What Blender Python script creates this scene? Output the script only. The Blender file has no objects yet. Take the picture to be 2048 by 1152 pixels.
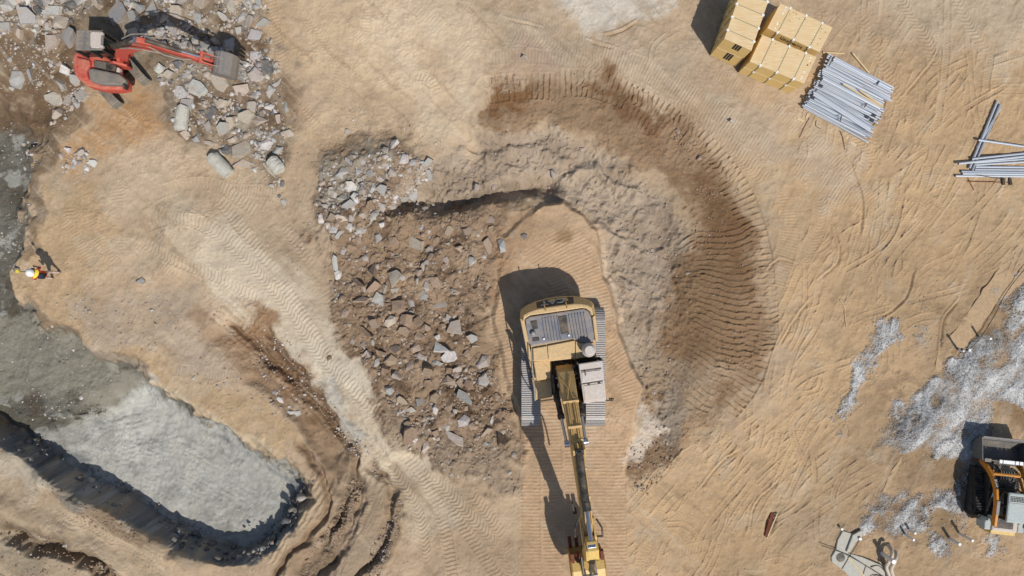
import bpy, bmesh, math, random
import numpy as np
from mathutils import Vector, Matrix

# ------------------------------------------------------------------ camera, sky, sun
H, S = 33.0, 41.0                      # flying height (m); photo pixels per metre on level ground
sc = bpy.context.scene
COL = sc.collection
cam = bpy.data.objects.new("camera", bpy.data.cameras.new("camera"))
COL.objects.link(cam)
cam.location = (0, 0, H)
cam.data.sensor_width = 36
cam.data.lens = 36 * H / (2 * 1024 / S)
cam.data.clip_start = 0.5
cam.data.clip_end = 2000
sc.camera = cam

SUN = Vector((0.319, -0.510, 0.799)).normalized()      # towards the sun
world = bpy.data.worlds.new("World")
sc.world = world
world.use_nodes = True
wn = world.node_tree.nodes
sky = wn.new("ShaderNodeTexSky")
sky.sky_type = 'NISHITA'
sky.sun_disc = False
sky.sun_elevation = math.asin(SUN.z)
sky.sun_rotation = math.atan2(SUN.x, SUN.y)
wn["Background"].inputs[1].default_value = 0.095
world.node_tree.links.new(sky.outputs[0], wn["Background"].inputs[0])
sl = bpy.data.lights.new("sun", 'SUN')
sl.energy = 3.7
sl.angle = math.radians(0.5)
sl.color = (1.0, 0.965, 0.92)
so = bpy.data.objects.new("sun", sl)
COL.objects.link(so)
so.rotation_euler = (-SUN).to_track_quat('-Z', 'Y').to_euler()
so.location = (20, -30, 60)
sc.view_settings.view_transform = 'Standard'
sc.view_settings.look = 'None'
sc.view_settings.exposure = 0.0
sc.view_settings.gamma = 1.0

rng = np.random.default_rng(11)
rnd = random.Random(5)


def P(px, py, z=0.0):
    """ground-plan position of a photo pixel lying at height z"""
    k = (H - z) / H / S
    return ((px - 1024) * k, (576 - py) * k)


def lin(r, g, b):
    f = lambda c: (c / 255 / 12.92) if c <= 10 else ((c / 255 + 0.055) / 1.055) ** 2.4
    return (f(r), f(g), f(b))


# ------------------------------------------------------------------ materials
def new_mat(name):
    m = bpy.data.materials.new(name)
    m.use_nodes = True
    nt = m.node_tree
    return m, nt, nt.nodes["Principled BSDF"]


def N(nt, t, **kw):
    n = nt.nodes.new(t)
    for k, v in kw.items():
        setattr(n, k, v)
    return n


def noise(nt, scale, detail=4, rough=0.6, coord='Object'):
    tc = N(nt, "ShaderNodeTexCoord")
    n = N(nt, "ShaderNodeTexNoise")
    n.inputs["Scale"].default_value = scale
    n.inputs["Detail"].default_value = detail
    n.inputs["Roughness"].default_value = rough
    nt.links.new(tc.outputs[coord], n.inputs["Vector"])
    return n


def ramp(nt, src, lo, hi):
    r = N(nt, "ShaderNodeMapRange")
    r.inputs[1].default_value = lo
    r.inputs[2].default_value = hi
    nt.links.new(src, r.inputs[0])
    return r.outputs[0]


def mixc(nt, fac, a, b, mode='MIX'):
    m = N(nt, "ShaderNodeMix", data_type='RGBA', blend_type=mode)
    for sock, val in ((m.inputs[0], fac), (m.inputs[6], a), (m.inputs[7], b)):
        if isinstance(val, (tuple, list)):
            sock.default_value = tuple(val)[:3] + (1,)
        elif isinstance(val, (int, float)):
            sock.default_value = val
        else:
            nt.links.new(val, sock)
    return m.outputs[2]


def bump(nt, bsdf, src, dist, strength=1.0):
    b = N(nt, "ShaderNodeBump")
    b.inputs["Strength"].default_value = strength
    b.inputs["Distance"].default_value = dist
    nt.links.new(src, b.inputs["Height"])
    nt.links.new(b.outputs[0], bsdf.inputs["Normal"])


DUST = lin(196, 168, 134)


def surf(name, col, rough=0.6, metal=0.0, dust=0.3, scale=2.5, var=0.25, spec=0.5):
    """painted / bare surface with patchy dry dust and worn tone"""
    m, nt, b = new_mat(name)
    c = lin(*col)
    dark = tuple(x * (1 - var) for x in c)
    n1 = noise(nt, scale, 6, 0.65)
    n2 = noise(nt, scale * 6, 3, 0.6)
    base = mixc(nt, ramp(nt, n2.outputs[0], 0.35, 0.7), dark, c)
    if dust > 0:
        geo = N(nt, "ShaderNodeNewGeometry")
        sep = N(nt, "ShaderNodeSeparateXYZ")
        nt.links.new(geo.outputs["Normal"], sep.inputs[0])
        up = ramp(nt, sep.outputs[2], -0.1, 0.9)
        mul = N(nt, "ShaderNodeMath", operation='MULTIPLY')
        nt.links.new(up, mul.inputs[0])
        nt.links.new(ramp(nt, n1.outputs[0], 0.62 - dust * 0.6, 0.62 + 0.35), mul.inputs[1])
        mul2 = N(nt, "ShaderNodeMath", operation='MULTIPLY')
        mul2.inputs[1].default_value = min(1, 0.25 + dust)
        nt.links.new(mul.outputs[0], mul2.inputs[0])
        base = mixc(nt, mul2.outputs[0], base, DUST)
    nt.links.new(base, b.inputs["Base Color"])
    b.inputs["Roughness"].default_value = rough
    b.inputs["Metallic"].default_value = metal
    b.inputs["Specular IOR Level"].default_value = spec
    bump(nt, b, n2.outputs[0], 0.004)
    return m


M = {}
M['yellow'] = surf('yellow_paint', (220, 184, 124), 0.55, 0, 0.6, 2.2, 0.34)
M['boom_yellow'] = surf('boom_yellow_paint', (216, 176, 106), 0.5, 0, 0.45, 2.2, 0.3)
M['yellow_clean'] = surf('yellow_paint_clean', (224, 188, 108), 0.45, 0, 0.25)
M['ochre'] = surf('brown_yellow_paint', (176, 128, 58), 0.6, 0, 0.3)
M['orange'] = surf('orange_yellow_paint', (214, 140, 40), 0.5, 0, 0.2)
M['red'] = surf('red_paint', (200, 82, 66), 0.65, 0, 0.42, 2.4, 0.3)
M['cab_grey'] = surf('cab_roof_grey', (206, 196, 186), 0.6, 0, 0.4)
M['loader_grey'] = surf('pale_grey_paint', (176, 184, 178), 0.5, 0, 0.15)
M['dark'] = surf('dark_metal', (54, 52, 49), 0.6, 0.15, 0.34)
M['black'] = surf('black_rubber', (44, 43, 42), 0.75, 0, 0.3)
M['blackclean'] = surf('black_ink', (34, 34, 34), 0.8, 0, 0.0)
M['hood'] = surf('slate_hood', (116, 120, 128), 0.55, 0.1, 0.45, 1.6)
M['pad'] = surf('grey_counterweight_cover', (112, 112, 108), 0.6, 0, 0.45, 1.6)
M['steel'] = surf('worn_steel', (164, 160, 154), 0.45, 0.4, 0.3)
M['track'] = surf('track_steel', (172, 170, 168), 0.5, 0.3, 0.38, 3)
M['trackpad'] = surf('dusty_rubber_track', (112, 108, 98), 0.7, 0.0, 0.4, 3)
M['bucketdark'] = surf('charcoal_bucket_paint', (96, 97, 97), 0.6, 0.15, 0.4, 2)
M['bucketgrey'] = surf('grey_worn_bucket', (150, 145, 138), 0.5, 0.5, 0.4, 3)
M['chrome'] = surf('chrome_rod', (190, 196, 206), 0.2, 0.9, 0.0)
M['hose'] = surf('grey_hose', (150, 142, 130), 0.6, 0, 0.3)
for k_, c_ in enumerate(((184, 190, 198), (170, 176, 183), (192, 197, 202), (160, 168, 178))):
    M['pipe%d' % k_] = surf('galvanised_pipe', c_, 0.45, 0.2, (0.1, 0.3, 0.2, 0.15)[k_], 4, 0.2)
M['white'] = surf('white_plastic', (236, 236, 232), 0.4, 0, 0.0, 3, 0.06)
M['pvc'] = surf('grey_pvc', (228, 228, 224), 0.4, 0, 0.0, 3, 0.08)
M['conduit'] = surf('dusty_conduit', (196, 184, 166), 0.5, 0, 0.4, 3, 0.15)
M['timber'] = surf('raw_timber', (222, 196, 150), 0.7, 0, 0.1, 5, 0.25)
M['rust'] = surf('rusty_steel', (128, 66, 42), 0.8, 0.2, 0.15, 6, 0.5)
M['wire'] = surf('dark_wire', (70, 62, 54), 0.6, 0.3, 0.2)
M['strap'] = surf('green_strap', (140, 142, 116), 0.5, 0, 0.0, 3, 0.1)
M['straw'] = surf('dry_straw', (214, 186, 140), 0.8, 0, 0.0, 6, 0.2)
M['paper'] = surf('grey_card', (58, 62, 66), 0.7, 0, 0.15, 6, 0.2)
M['skin'] = surf('skin', (196, 140, 110), 0.6, 0, 0, 6, 0.1)
M['trouser'] = surf('pinkish_beige_cloth', (206, 182, 166), 0.85, 0, 0, 8, 0.2)
M['redcloth'] = surf('red_cloth', (196, 48, 44), 0.85, 0, 0, 8, 0.2)
M['vest_orange'] = surf('orange_vest', (226, 88, 30), 0.7, 0, 0, 8, 0.15)
M['vest_yellow'] = surf('yellow_vest', (226, 206, 60), 0.7, 0, 0, 8, 0.15)
M['navy'] = surf('navy_cloth', (38, 42, 60), 0.85, 0, 0, 8, 0.2)
M['concrete'] = surf('pale_concrete', (188, 184, 170), 0.85, 0, 0.25, 1.2, 0.16)
M['footing'] = surf('dusty_footing', (184, 155, 119), 0.9, 0, 0.3, 1.2, 0.22)

m, nt, b = new_mat('dark_glass')
b.inputs["Base Color"].default_value = (0.012, 0.02, 0.018, 1)
b.inputs["Roughness"].default_value = 0.08
M['glass'] = m

# plywood
m, nt, b = new_mat('plywood_face')
n1 = noise(nt, 1.2, 5, 0.6)
mp = N(nt, "ShaderNodeMapping")
tc = N(nt, "ShaderNodeTexCoord")
mp.inputs["Rotation"].default_value = (0, 0, math.radians(24))
mp.inputs["Scale"].default_value = (1.5, 16, 1)
wv = N(nt, "ShaderNodeTexNoise")
wv.inputs["Scale"].default_value = 1.3
wv.inputs["Detail"].default_value = 5
nt.links.new(tc.outputs["Object"], mp.inputs["Vector"])
nt.links.new(mp.outputs[0], wv.inputs["Vector"])
c0 = mixc(nt, ramp(nt, n1.outputs[0], 0.3, 0.7), lin(212, 184, 138), lin(224, 200, 158))
c1 = mixc(nt, ramp(nt, wv.outputs[0], 0.42, 0.62), c0, lin(210, 178, 130))
nt.links.new(c1, b.inputs["Base Color"])
b.inputs["Roughness"].default_value = 0.75
M['ply'] = m
m, nt, b = new_mat('plywood_edges')
tc = N(nt, "ShaderNodeTexCoord")
mp = N(nt, "ShaderNodeMapping")
mp.inputs["Scale"].default_value = (0.6, 0.6, 60)
nn = N(nt, "ShaderNodeTexNoise")
nn.inputs["Scale"].default_value = 1.0
nn.inputs["Detail"].default_value = 2
nt.links.new(tc.outputs["Object"], mp.inputs["Vector"])
nt.links.new(mp.outputs[0], nn.inputs["Vector"])
c1 = mixc(nt, ramp(nt, nn.outputs[0], 0.35, 0.65), lin(208, 174, 106), lin(222, 190, 124))
nt.links.new(c1, b.inputs["Base Color"])
b.inputs["Roughness"].default_value = 0.8
M['plyedge'] = m


def rock_mat(name, use_attr):
    m, nt, b = new_mat(name)
    if use_attr:
        src = N(nt, "ShaderNodeAttribute", attribute_name="tint").outputs["Color"]
    else:
        src = N(nt, "ShaderNodeObjectInfo").outputs["Color"]
    n1 = noise(nt, 3.0, 6, 0.7)
    n2 = noise(nt, 14.0, 5, 0.7)
    hsv = N(nt, "ShaderNodeHueSaturation")
    hsv.inputs["Value"].default_value = 0.72
    nt.links.new(src, hsv.inputs["Color"])
    a = mixc(nt, ramp(nt, n2.outputs[0], 0.35, 0.65), hsv.outputs[0], src)
    a = mixc(nt, ramp(nt, n1.outputs[0], 0.46, 0.74), a, lin(170, 145, 118))
    nt.links.new(a, b.inputs["Base Color"])
    b.inputs["Roughness"].default_value = 0.9
    b.inputs["Specular IOR Level"].default_value = 0.2
    bump(nt, b, n2.outputs[0], 0.03)
    return m


M['rock'] = rock_mat('broken_rock', False)
M['rubble'] = rock_mat('broken_rubble', True)

# ground: zone colours come from the soil map stored on the sheet, grain from noise
m, nt, b = new_mat('site_soil')
src = N(nt, "ShaderNodeAttribute", attribute_name="soil").outputs["Color"]
n1 = noise(nt, 9.0, 6, 0.72)
n2 = noise(nt, 38.0, 3, 0.7)
hsv = N(nt, "ShaderNodeHueSaturation")
hsv.inputs["Value"].default_value = 0.80
hsv.inputs["Saturation"].default_value = 1.06
nt.links.new(src, hsv.inputs["Color"])
hs2 = N(nt, "ShaderNodeHueSaturation")
hs2.inputs["Value"].default_value = 1.12
hs2.inputs["Saturation"].default_value = 0.94
nt.links.new(src, hs2.inputs["Color"])
a = mixc(nt, ramp(nt, n1.outputs[0], 0.3, 0.7), hsv.outputs[0], hs2.outputs[0])
a = mixc(nt, ramp(nt, n2.outputs[0], 0.3, 0.7), a, src)
nt.links.new(a, b.inputs["Base Color"])
b.inputs["Roughness"].default_value = 0.95
b.inputs["Specular IOR Level"].default_value = 0.1
bump(nt, b, n2.outputs[0], 0.022)
M['soil'] = m

# ------------------------------------------------------------------ mesh helpers
ORG = {}


def tag(o, label=None, cat=None, group=None, kind=None):
    if label: o['label'] = label
    if cat: o['category'] = cat
    if group: o['group'] = group
    if kind: o['kind'] = kind
    return o


def empty(name, loc, label, cat, group=None):
    o = bpy.data.objects.new(name, None)
    COL.objects.link(o)
    o.empty_display_size = 0.3
    o.location = loc
    ORG[o.name] = Vector(loc)
    return tag(o, label, cat, group)


def rotz(loc, deg):
    return Matrix.Translation(loc) @ Matrix.Rotation(math.radians(deg), 4, 'Z')


class MB:
    def __init__(s, mtx=None):
        s.v, s.f, s.M = [], [], mtx

    def add(s, verts, faces):
        o = len(s.v)
        for p in verts:
            p = Vector(p)
            s.v.append(s.M @ p if s.M is not None else p)
        s.f += [tuple(i + o for i in f) for f in faces]
        return s

    def loft(s, rings, cap=True):
        n = len(rings[0])
        vs = [p for r in rings for p in r]
        fs = []
        for k in range(len(rings) - 1):
            for i in range(n):
                j = (i + 1) % n
                fs.append((k * n + i, k * n + j, (k + 1) * n + j, (k + 1) * n + i))
        if cap:
            fs.append(tuple(range(n - 1, -1, -1)))
            fs.append(tuple((len(rings) - 1) * n + i for i in range(n)))
        return s.add(vs, fs)

    def prism(s, poly, z0, z1):
        a = sum(poly[i][0] * poly[(i + 1) % len(poly)][1] - poly[(i + 1) % len(poly)][0] * poly[i][1] for i in range(len(poly)))
        if a < 0: poly = poly[::-1]
        return s.loft([[(x, y, z0) for x, y in poly], [(x, y, z1) for x, y in poly]])

    def box(s, x0, x1, y0, y1, z0, z1):
        return s.prism([(x0, y0), (x1, y0), (x1, y1), (x0, y1)], z0, z1)

    def prof(s, prof, w):
        """side profile in (y, z) given a half width (number or function of y), optional x offset"""
        x0, w = w if isinstance(w, tuple) else (0, w)
        f = w if callable(w) else (lambda y: w)
        a = sum(prof[i][0] * prof[(i + 1) % len(prof)][1] - prof[(i + 1) % len(prof)][0] * prof[i][1] for i in range(len(prof)))
        if a < 0: prof = prof[::-1]
        return s.loft([[(x0 - f(y), y, z) for y, z in prof], [(x0 + f(y), y, z) for y, z in prof]])

    def cyl(s, p0, p1, r0, r1=None, n=14):
        p0, p1 = Vector(p0), Vector(p1)
        r1 = r0 if r1 is None else r1
        d = (p1 - p0).normalized()
        a = d.orthogonal().normalized()
        b = d.cross(a)
        ang = [2 * math.pi * i / n for i in range(n)]
        return s.loft([[p + (a * math.cos(t) + b * math.sin(t)) * r for t in ang] for p, r in ((p0, r0), (p1, r1))])

    def tube(s, path, r, n=8):
        path = [Vector(p) for p in path]
        rings = []
        for i, p in enumerate(path):
            d = (path[min(i + 1, len(path) - 1)] - path[max(i - 1, 0)]).normalized()
            a = d.cross(Vector((0.03, 0.02, 1))).normalized()
            b = d.cross(a)
            rr = r[i] if isinstance(r, (list, tuple)) else r
            rings.append([p + (a * math.cos(2 * math.pi * k / n) + b * math.sin(2 * math.pi * k / n)) * rr for k in range(n)])
        return s.loft(rings)

    def bar(s, p0, p1, w, h):
        """rectangular bar from p0 to p1"""
        p0, p1 = Vector(p0), Vector(p1)
        d = (p1 - p0).normalized()
        a = d.cross(Vector((0, 0, 1)))
        a = a.normalized() if a.length > 1e-4 else Vector((1, 0, 0))
        b = a.cross(d)
        q = [(-w / 2, -h / 2), (w / 2, -h / 2), (w / 2, h / 2), (-w / 2, h / 2)]
        return s.loft([[p + a * x + b * z for x, z in q] for p in (p0, p1)])

    def build(s, name, mat, parent=None, bevel=0.0, smooth=False):
        me = bpy.data.meshes.new(name)
        off = ORG[parent.name] if parent is not None else Vector((0, 0, 0))
        me.from_pydata([tuple(p - off) for p in s.v], [], s.f)
        me.materials.append(M[mat] if isinstance(mat, str) else mat)
        bm = bmesh.new()
        bm.from_mesh(me)
        bmesh.ops.recalc_face_normals(bm, faces=bm.faces)
        bm.to_mesh(me)
        bm.free()
        if smooth:
            for p in me.polygons: p.use_smooth = True
        o = bpy.data.objects.new(name, me)
        COL.objects.link(o)
        if parent is not None:
            o.parent = parent
            ORG[o.name] = off
        else:
            ORG[o.name] = Vector((0, 0, 0))
        if bevel:
            bv = o.modifiers.new("edge", 'BEVEL')
            bv.width = bevel
            bv.segments = 2
            bv.limit_method = 'ANGLE'
            bv.angle_limit = math.radians(40)
        return o

    def alone(s, name, mat, label, cat, group=None, bevel=0.0, smooth=False):
        """a thing that is one mesh: origin at its own base"""
        c = sum(s.v, Vector()) / len(s.v)
        c.z = min(p.z for p in s.v)
        s.v = [p - c for p in s.v]
        o = s.build(name, mat, None, bevel, smooth)
        o.location = c
        ORG[o.name] = c
        return tag(o, label, cat, group)


def catmull(pts, step=0.25):
    pts = [np.array(p, float) for p in pts]
    if len(pts) == 2:
        n = max(2, int(np.linalg.norm(pts[1] - pts[0]) / step))
        return [pts[0] + (pts[1] - pts[0]) * i / n for i in range(n + 1)]
    q = [2 * pts[0] - pts[1]] + pts + [2 * pts[-1] - pts[-2]]
    out = []
    for i in range(1, len(q) - 2):
        n = max(2, int(np.linalg.norm(q[i + 1] - q[i]) / step))
        for k in range(n):
            t = k / n
            out.append(0.5 * ((2 * q[i]) + (q[i + 1] - q[i - 1]) * t + (2 * q[i - 1] - 5 * q[i] + 4 * q[i + 1] - q[i + 2]) * t * t + (3 * q[i] - q[i - 1] - 3 * q[i + 1] + q[i + 2]) * t ** 3))
    out.append(pts[-1])
    return out
# ------------------------------------------------------------------ ground sheet
def axis(lim, step, far):
    a = np.arange(-lim, lim + step / 2, step)
    ext, d, x = [], step, lim
    while x < far:
        d *= 1.32
        x += d
        ext.append(x)
    ext = np.array(ext)
    return np.concatenate([-ext[::-1], a, ext])


xs = axis(26.2, 0.0265, 420)
ys = axis(15.2, 0.0265, 420)
NX, NY = len(xs), len(ys)
X, Y = np.meshgrid(xs.astype(np.float32), ys.astype(np.float32))
TAB = (rng.random((256, 256)) * 2 - 1).astype(np.float32)


def vn(L, seed, x=None, y=None):
    x = X if x is None else x
    y = Y if y is None else y
    a = seed * 1.37
    c, s = math.cos(a), math.sin(a)
    u = (x * c + y * s) / L + seed * 13.71
    v = (y * c - x * s) / L + seed * 7.33
    iu, iv = np.floor(u), np.floor(v)
    fu, fv = u - iu, v - iv
    fu, fv = fu * fu * (3 - 2 * fu), fv * fv * (3 - 2 * fv)
    iu, iv = iu.astype(np.int32), iv.astype(np.int32)
    i1, j1 = (iu + 1) & 255, (iv + 1) & 255
    iu &= 255
    iv &= 255
    return ((TAB[iv, iu] * (1 - fu) + TAB[iv, i1] * fu) * (1 - fv) + (TAB[j1, iu] * (1 - fu) + TAB[j1, i1] * fu) * fv).astype(np.float32)


def fbm(L, octs, seed):
    r, amp = 0, 1.0
    for k in range(octs):
        r = r + amp * vn(L / 2 ** k, seed + k * 3.1)
        amp *= 0.55
    return r


WX, WY = fbm(1.6, 4, 1), fbm(1.6, 4, 5)
PATCH = fbm(5.0, 5, 9)            # broad tone patches
MID = fbm(0.9, 4, 13)             # lumps about a metre across
FINE = fbm(0.30, 3, 17)           # fist-sized grain


def win(x0, x1, y0, y1):
    i0, i1 = np.searchsorted(xs, [x0, x1])
    j0, j1 = np.searchsorted(ys, [y0, y1])
    return slice(max(j0 - 1, 0), j1 + 1), slice(max(i0 - 1, 0), i1 + 1)


def smooth(t):
    t = np.clip(t, 0, 1)
    return t * t * (3 - 2 * t)


def mask(pts, soft, z=0.0, warp=0.28):
    """0..1 over the sheet: inside the outline (photo pixels of a surface at height z)"""
    q = [P(a, b_, z) for a, b_ in pts]
    e = float(np.max(soft)) + warp * 2.2
    w = win(min(p[0] for p in q) - e, max(p[0] for p in q) + e, min(p[1] for p in q) - e, max(p[1] for p in q) + e)
    x = X[w] + warp * WX[w]
    y = Y[w] + warp * WY[w]
    d2 = np.full(x.shape, 1e9, np.float32)
    ins = np.zeros(x.shape, bool)
    for (ax, ay), (bx, by) in zip(q, q[1:] + q[:1]):
        dx, dy = bx - ax, by - ay
        t = np.clip(((x - ax) * dx + (y - ay) * dy) / (dx * dx + dy * dy + 1e-9), 0, 1)
        d2 = np.minimum(d2, (x - ax - t * dx) ** 2 + (y - ay - t * dy) ** 2)
        c = (ay > y) != (by > y)
        ins ^= c & (x < (bx - ax) * (y - ay) / ((by - ay) if abs(by - ay) > 1e-9 else 1e-9) + ax)
    sd = np.sqrt(d2) * np.where(ins, 1, -1)
    out = np.zeros(X.shape, np.float32)
    if isinstance(soft, np.ndarray): soft = soft[w]
    out[w] = smooth((sd + soft) / (2 * soft))
    return out


def line(pts, hw, z=0.0, warp=0.0, px=True):
    """window, lateral offset, length along (NaN-free; |lateral| = 1e3 outside)"""
    q = catmull([P(a, b_, z) for a, b_ in pts] if px else pts, 0.3)
    xsq = [p[0] for p in q]
    ysq = [p[1] for p in q]
    w = win(min(xsq) - hw - warp, max(xsq) + hw + warp, min(ysq) - hw - warp, max(ysq) + hw + warp)
    x = X[w] + warp * WX[w] if warp else X[w]
    y = Y[w] + warp * WY[w] if warp else Y[w]
    best = np.full(x.shape, 1e3, np.float32)
    lat = np.full(x.shape, 1e3, np.float32)
    alo = np.zeros(x.shape, np.float32)
    s0 = 0.0
    gx, gy = xs[w[1]], ys[w[0]]
    n = len(q) - 1
    for k in range(n):
        (ax, ay), (bx, by) = q[k], q[k + 1]
        dx, dy = bx - ax, by - ay
        ln = math.hypot(dx, dy)
        if ln < 1e-6: continue
        m_ = hw + warp * 2 + 0.05
        i0, i1 = np.searchsorted(gx, [min(ax, bx) - m_, max(ax, bx) + m_])
        j0, j1 = np.searchsorted(gy, [min(ay, by) - m_, max(ay, by) + m_])
        if i1 <= i0 or j1 <= j0:
            s0 += ln
            continue
        ww = (slice(j0, j1), slice(i0, i1))
        xx, yy = x[ww] - ax, y[ww] - ay
        t = (xx * dx + yy * dy) / ln
        l = (yy * dx - xx * dy) / ln
        tc_ = np.clip(t, 0 if k else -1e-3, ln)
        d = np.abs(l) + np.abs(t - tc_) * 1.5
        up = d < best[ww]
        best[ww] = np.where(up, d, best[ww])
        lat[ww] = np.where(up & (d <= hw + 0.3), np.where(np.abs(t - tc_) > 0.12, 1e3, l), lat[ww])
        alo[ww] = np.where(up, s0 + tc_, alo[ww])
        s0 += ln
    return w, lat, alo, s0


# ---- broad relief
Z = 0.10 * PATCH * 0.5 + 0.04 * MID
Z = Z.astype(np.float32)


def level(pts, z, soft, warp=0.28, amt=1.0):
    global Z
    m_ = mask(pts, soft, z, warp) * amt
    Z = Z * (1 - m_) + (z + 0.25 * (Z - z * 0)) * m_ if False else Z * (1 - m_) + (z + 0.03 * MID) * m_
    return m_


def hump(pts, h, hw, z=0.0, warp=0.15):
    w, lat, alo, L = line(pts, hw * 1.05, z, warp)
    g = np.where(np.abs(lat) < hw, 0.5 + 0.5 * np.cos(np.pi * np.clip(lat / hw, -1, 1)), 0)
    g *= smooth(alo / 0.8) * smooth((L - alo) / 0.8)
    Z[w] += (h * g).astype(np.float32)
    return w, g


LOW = [(-300, 180), (60, 205), (92, 262), (82, 340), (62, 440), (44, 520), (46, 580), (95, 655), (200, 700), (292, 752), (420, 838), (540, 905),
       (614, 965), (572, 1045), (505, 1098), (470, 1102), (350, 1055), (280, 1018), (180, 972), (80, 912), (0, 858), (-300, 690)]
PIT = [(300, 772), (430, 845), (535, 905), (614, 966), (572, 1050), (510, 1098), (470, 1101), (424, 1086), (316, 1030), (208, 968), (142, 935), (74, 888), (14, 850), (-60, 812), (-60, 770), (80, 830), (170, 835), (240, 800)]
mLOW = level(LOW, -0.9, 0.5, 0.5)
q1, q2 = P(280, 700), P(640, 900)
nside = (X - q1[0]) * (q2[1] - q1[1]) - (Y - q1[1]) * (q2[0] - q1[0])
nside = np.abs(nside) / math.hypot(q2[0] - q1[0], q2[1] - q1[1])
mPIT = level(PIT, -1.75, 0.17 + 0.75 * smooth((5.2 - nside) / 1.6), 0.13)
level([(0, 150), (90, 170), (140, 220), (90, 250), (0, 200)], -0.35, 0.6)
RUB = [(640, 330), (700, 300), (800, 295), (880, 330), (1000, 390), (1045, 430), (1010, 470), (985, 560), (965, 640), (1000, 760), (1035, 840),
       (1040, 930), (930, 965), (830, 905), (770, 800), (705, 700), (655, 560), (630, 430)]
mRUB = level(RUB, 0.31, 0.7)
GREY = [(870, 345), (940, 285), (1060, 265), (1200, 290), (1330, 400), (1390, 540), (1370, 700), (1330, 860), (1262, 790), (1226, 650), (1200, 480),
        (1150, 412), (1060, 385), (930, 405), (840, 425), (815, 395)]
ARC = [(965, 215), (985, 150), (1060, 148), (1120, 170), (1180, 140), (1260, 185), (1340, 225), (1420, 290), (1480, 380), (1515, 470), (1532, 580), (1532, 680),
       (1510, 760), (1440, 840), (1350, 910), (1260, 960), (1258, 900), (1310, 850), (1270, 780), (1330, 700), (1350, 560), (1395, 470), (1360, 380), (1250, 300), (1120, 250), (1000, 250)]
mARC = level(ARC, -0.2, 0.9)
mGREY = level(GREY, -0.55, 1.0, 0.25)
level([(930, 960), (1040, 900), (1256, 880), (1330, 960), (1380, 1300), (880, 1300)], 0.27, 1.6)
PAD = [(1040, 445), (1085, 405), (1130, 398), (1192, 462), (1212, 560), (1236, 665), (1290, 770), (1262, 880), (1256, 1000), (1252, 1250), (1035, 1250), (1045, 930), (1040, 840), (985, 640), (1005, 480)]
mPAD = level(PAD, 0.30, 0.16, 0.14)
Z += (fbm(1.5, 3, 151) * (0.14 * mRUB + 0.10 * mGREY * (1 - mPAD)) + fbm(0.8, 4, 51) * 0.09 * mRUB + fbm(0.5, 3, 53) * 0.03 * mGREY * (1 - mPAD) + fbm(0.7, 3, 55) * 0.025 * mARC).astype(np.float32)
mWALL = np.clip(4 * mPIT * (1 - mPIT), 0, 1)
Z += ((fbm(0.7, 4, 57) * 0.16 + 0.22 * np.abs(vn(0.45, 58)) + 0.12 * np.abs(vn(0.2, 56)) + 0.22 * FINE + 0.2 * vn(0.11, 54)) * mWALL * smooth((nside - 3.4) / 1.2)).astype(np.float32)
Z += (fbm(1.1, 4, 59) * 0.07 * mPIT + fbm(0.6, 4, 61) * 0.05 * mLOW * (1 - mPIT)).astype(np.float32)
hump([(300, 470), (400, 480), (560, 560), (650, 690), (760, 820), (830, 920)], 0.22, 2.4)
hump([(420, 640), (540, 740), (640, 850), (700, 930)], -0.35, 1.3)
hump([(60, 935), (200, 1030), (330, 1105), (430, 1150)], 0.35, 0.9)
hump([(-20, 1060), (70, 1085), (160, 1120), (240, 1200)], -0.8, 0.55, warp=0.4)
hump([(-20, 1000), (90, 1050), (200, 1110), (260, 1160)], 0.25, 0.7)
hump([(715, 960), (700, 1020), (660, 1090), (610, 1160), (560, 1220)], -0.32, 0.5, warp=0.5)
hump([(690, 950), (650, 1040), (590, 1120), (540, 1200)], 0.12, 0.5, warp=0.5)
hump([(795, 985), (785, 1060), (750, 1130), (720, 1220)], 0.22, 0.45, warp=0.5)
hump([(1545, 1015), (1535, 1075)], -0.35, 0.35, warp=0.1)
hump([(760, 425), (830, 405), (940, 400), (1000, 386), (1075, 368), (1120, 380)], -0.6, 0.75, warp=0.25)
hump([(1130, 330), (1210, 340), (1290, 400)], 0.3, 0.5, -.5, 0.4)
hump([(960, 330), (1060, 310), (1150, 300)], 0.22, 0.5, -.5, 0.4)
hump([(1170, 430), (1230, 500), (1260, 600)], 0.22, 0.45, -.5, 0.4)
hump([(300, 70), (370, 50), (450, 85)], -0.6, 0.9, warp=0.4)
hump([(480, 740), (570, 820), (650, 900), (690, 960)], -0.18, 0.5, warp=0.3)
hump([(520, 720), (610, 800), (690, 880), (730, 940)], 0.14, 0.4, warp=0.3)
hump([(620, 720), (690, 810), (760, 900), (800, 960)], -0.15, 0.4, warp=0.3)
RUTS = [[(440, 630), (540, 720), (640, 830), (705, 920), (722, 1000), (690, 1080), (620, 1170)], [(585, 880), (645, 945), (650, 1020), (600, 1090), (530, 1170)], [(735, 915), (778, 990), (765, 1075), (705, 1180)], [(520, 650), (610, 760), (680, 850)], [(660, 940), (690, 1000), (670, 1060), (590, 1150)]]
for k_, pts in enumerate(RUTS): hump(pts, (-.34, -.26, -.3, -.22, -.2)[k_], .34, warp=.3)
# spoil heaps of gravel
for pts, h, hw in (([(1790, 900), (1850, 850), (1900, 790)], 0.45, 1.3), ([(1900, 800), (1960, 740), (2040, 690)], 0.3, 1.6), ([(1750, 1050), (1800, 1000)], 0.25, 1.0),
                   ([(1870, 1000), (1940, 1055)], 0.18, 0.6)):
    hump(pts, h, hw)

# ---- soil map
C = np.empty(X.shape + (3,), np.float32)
C[:] = lin(200, 168, 131)


def paint(m_, rgb, amt=1.0):
    a = (m_ * amt)[..., None]
    C[:] = C * (1 - a) + np.array(lin(*rgb), np.float32) * a


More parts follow.
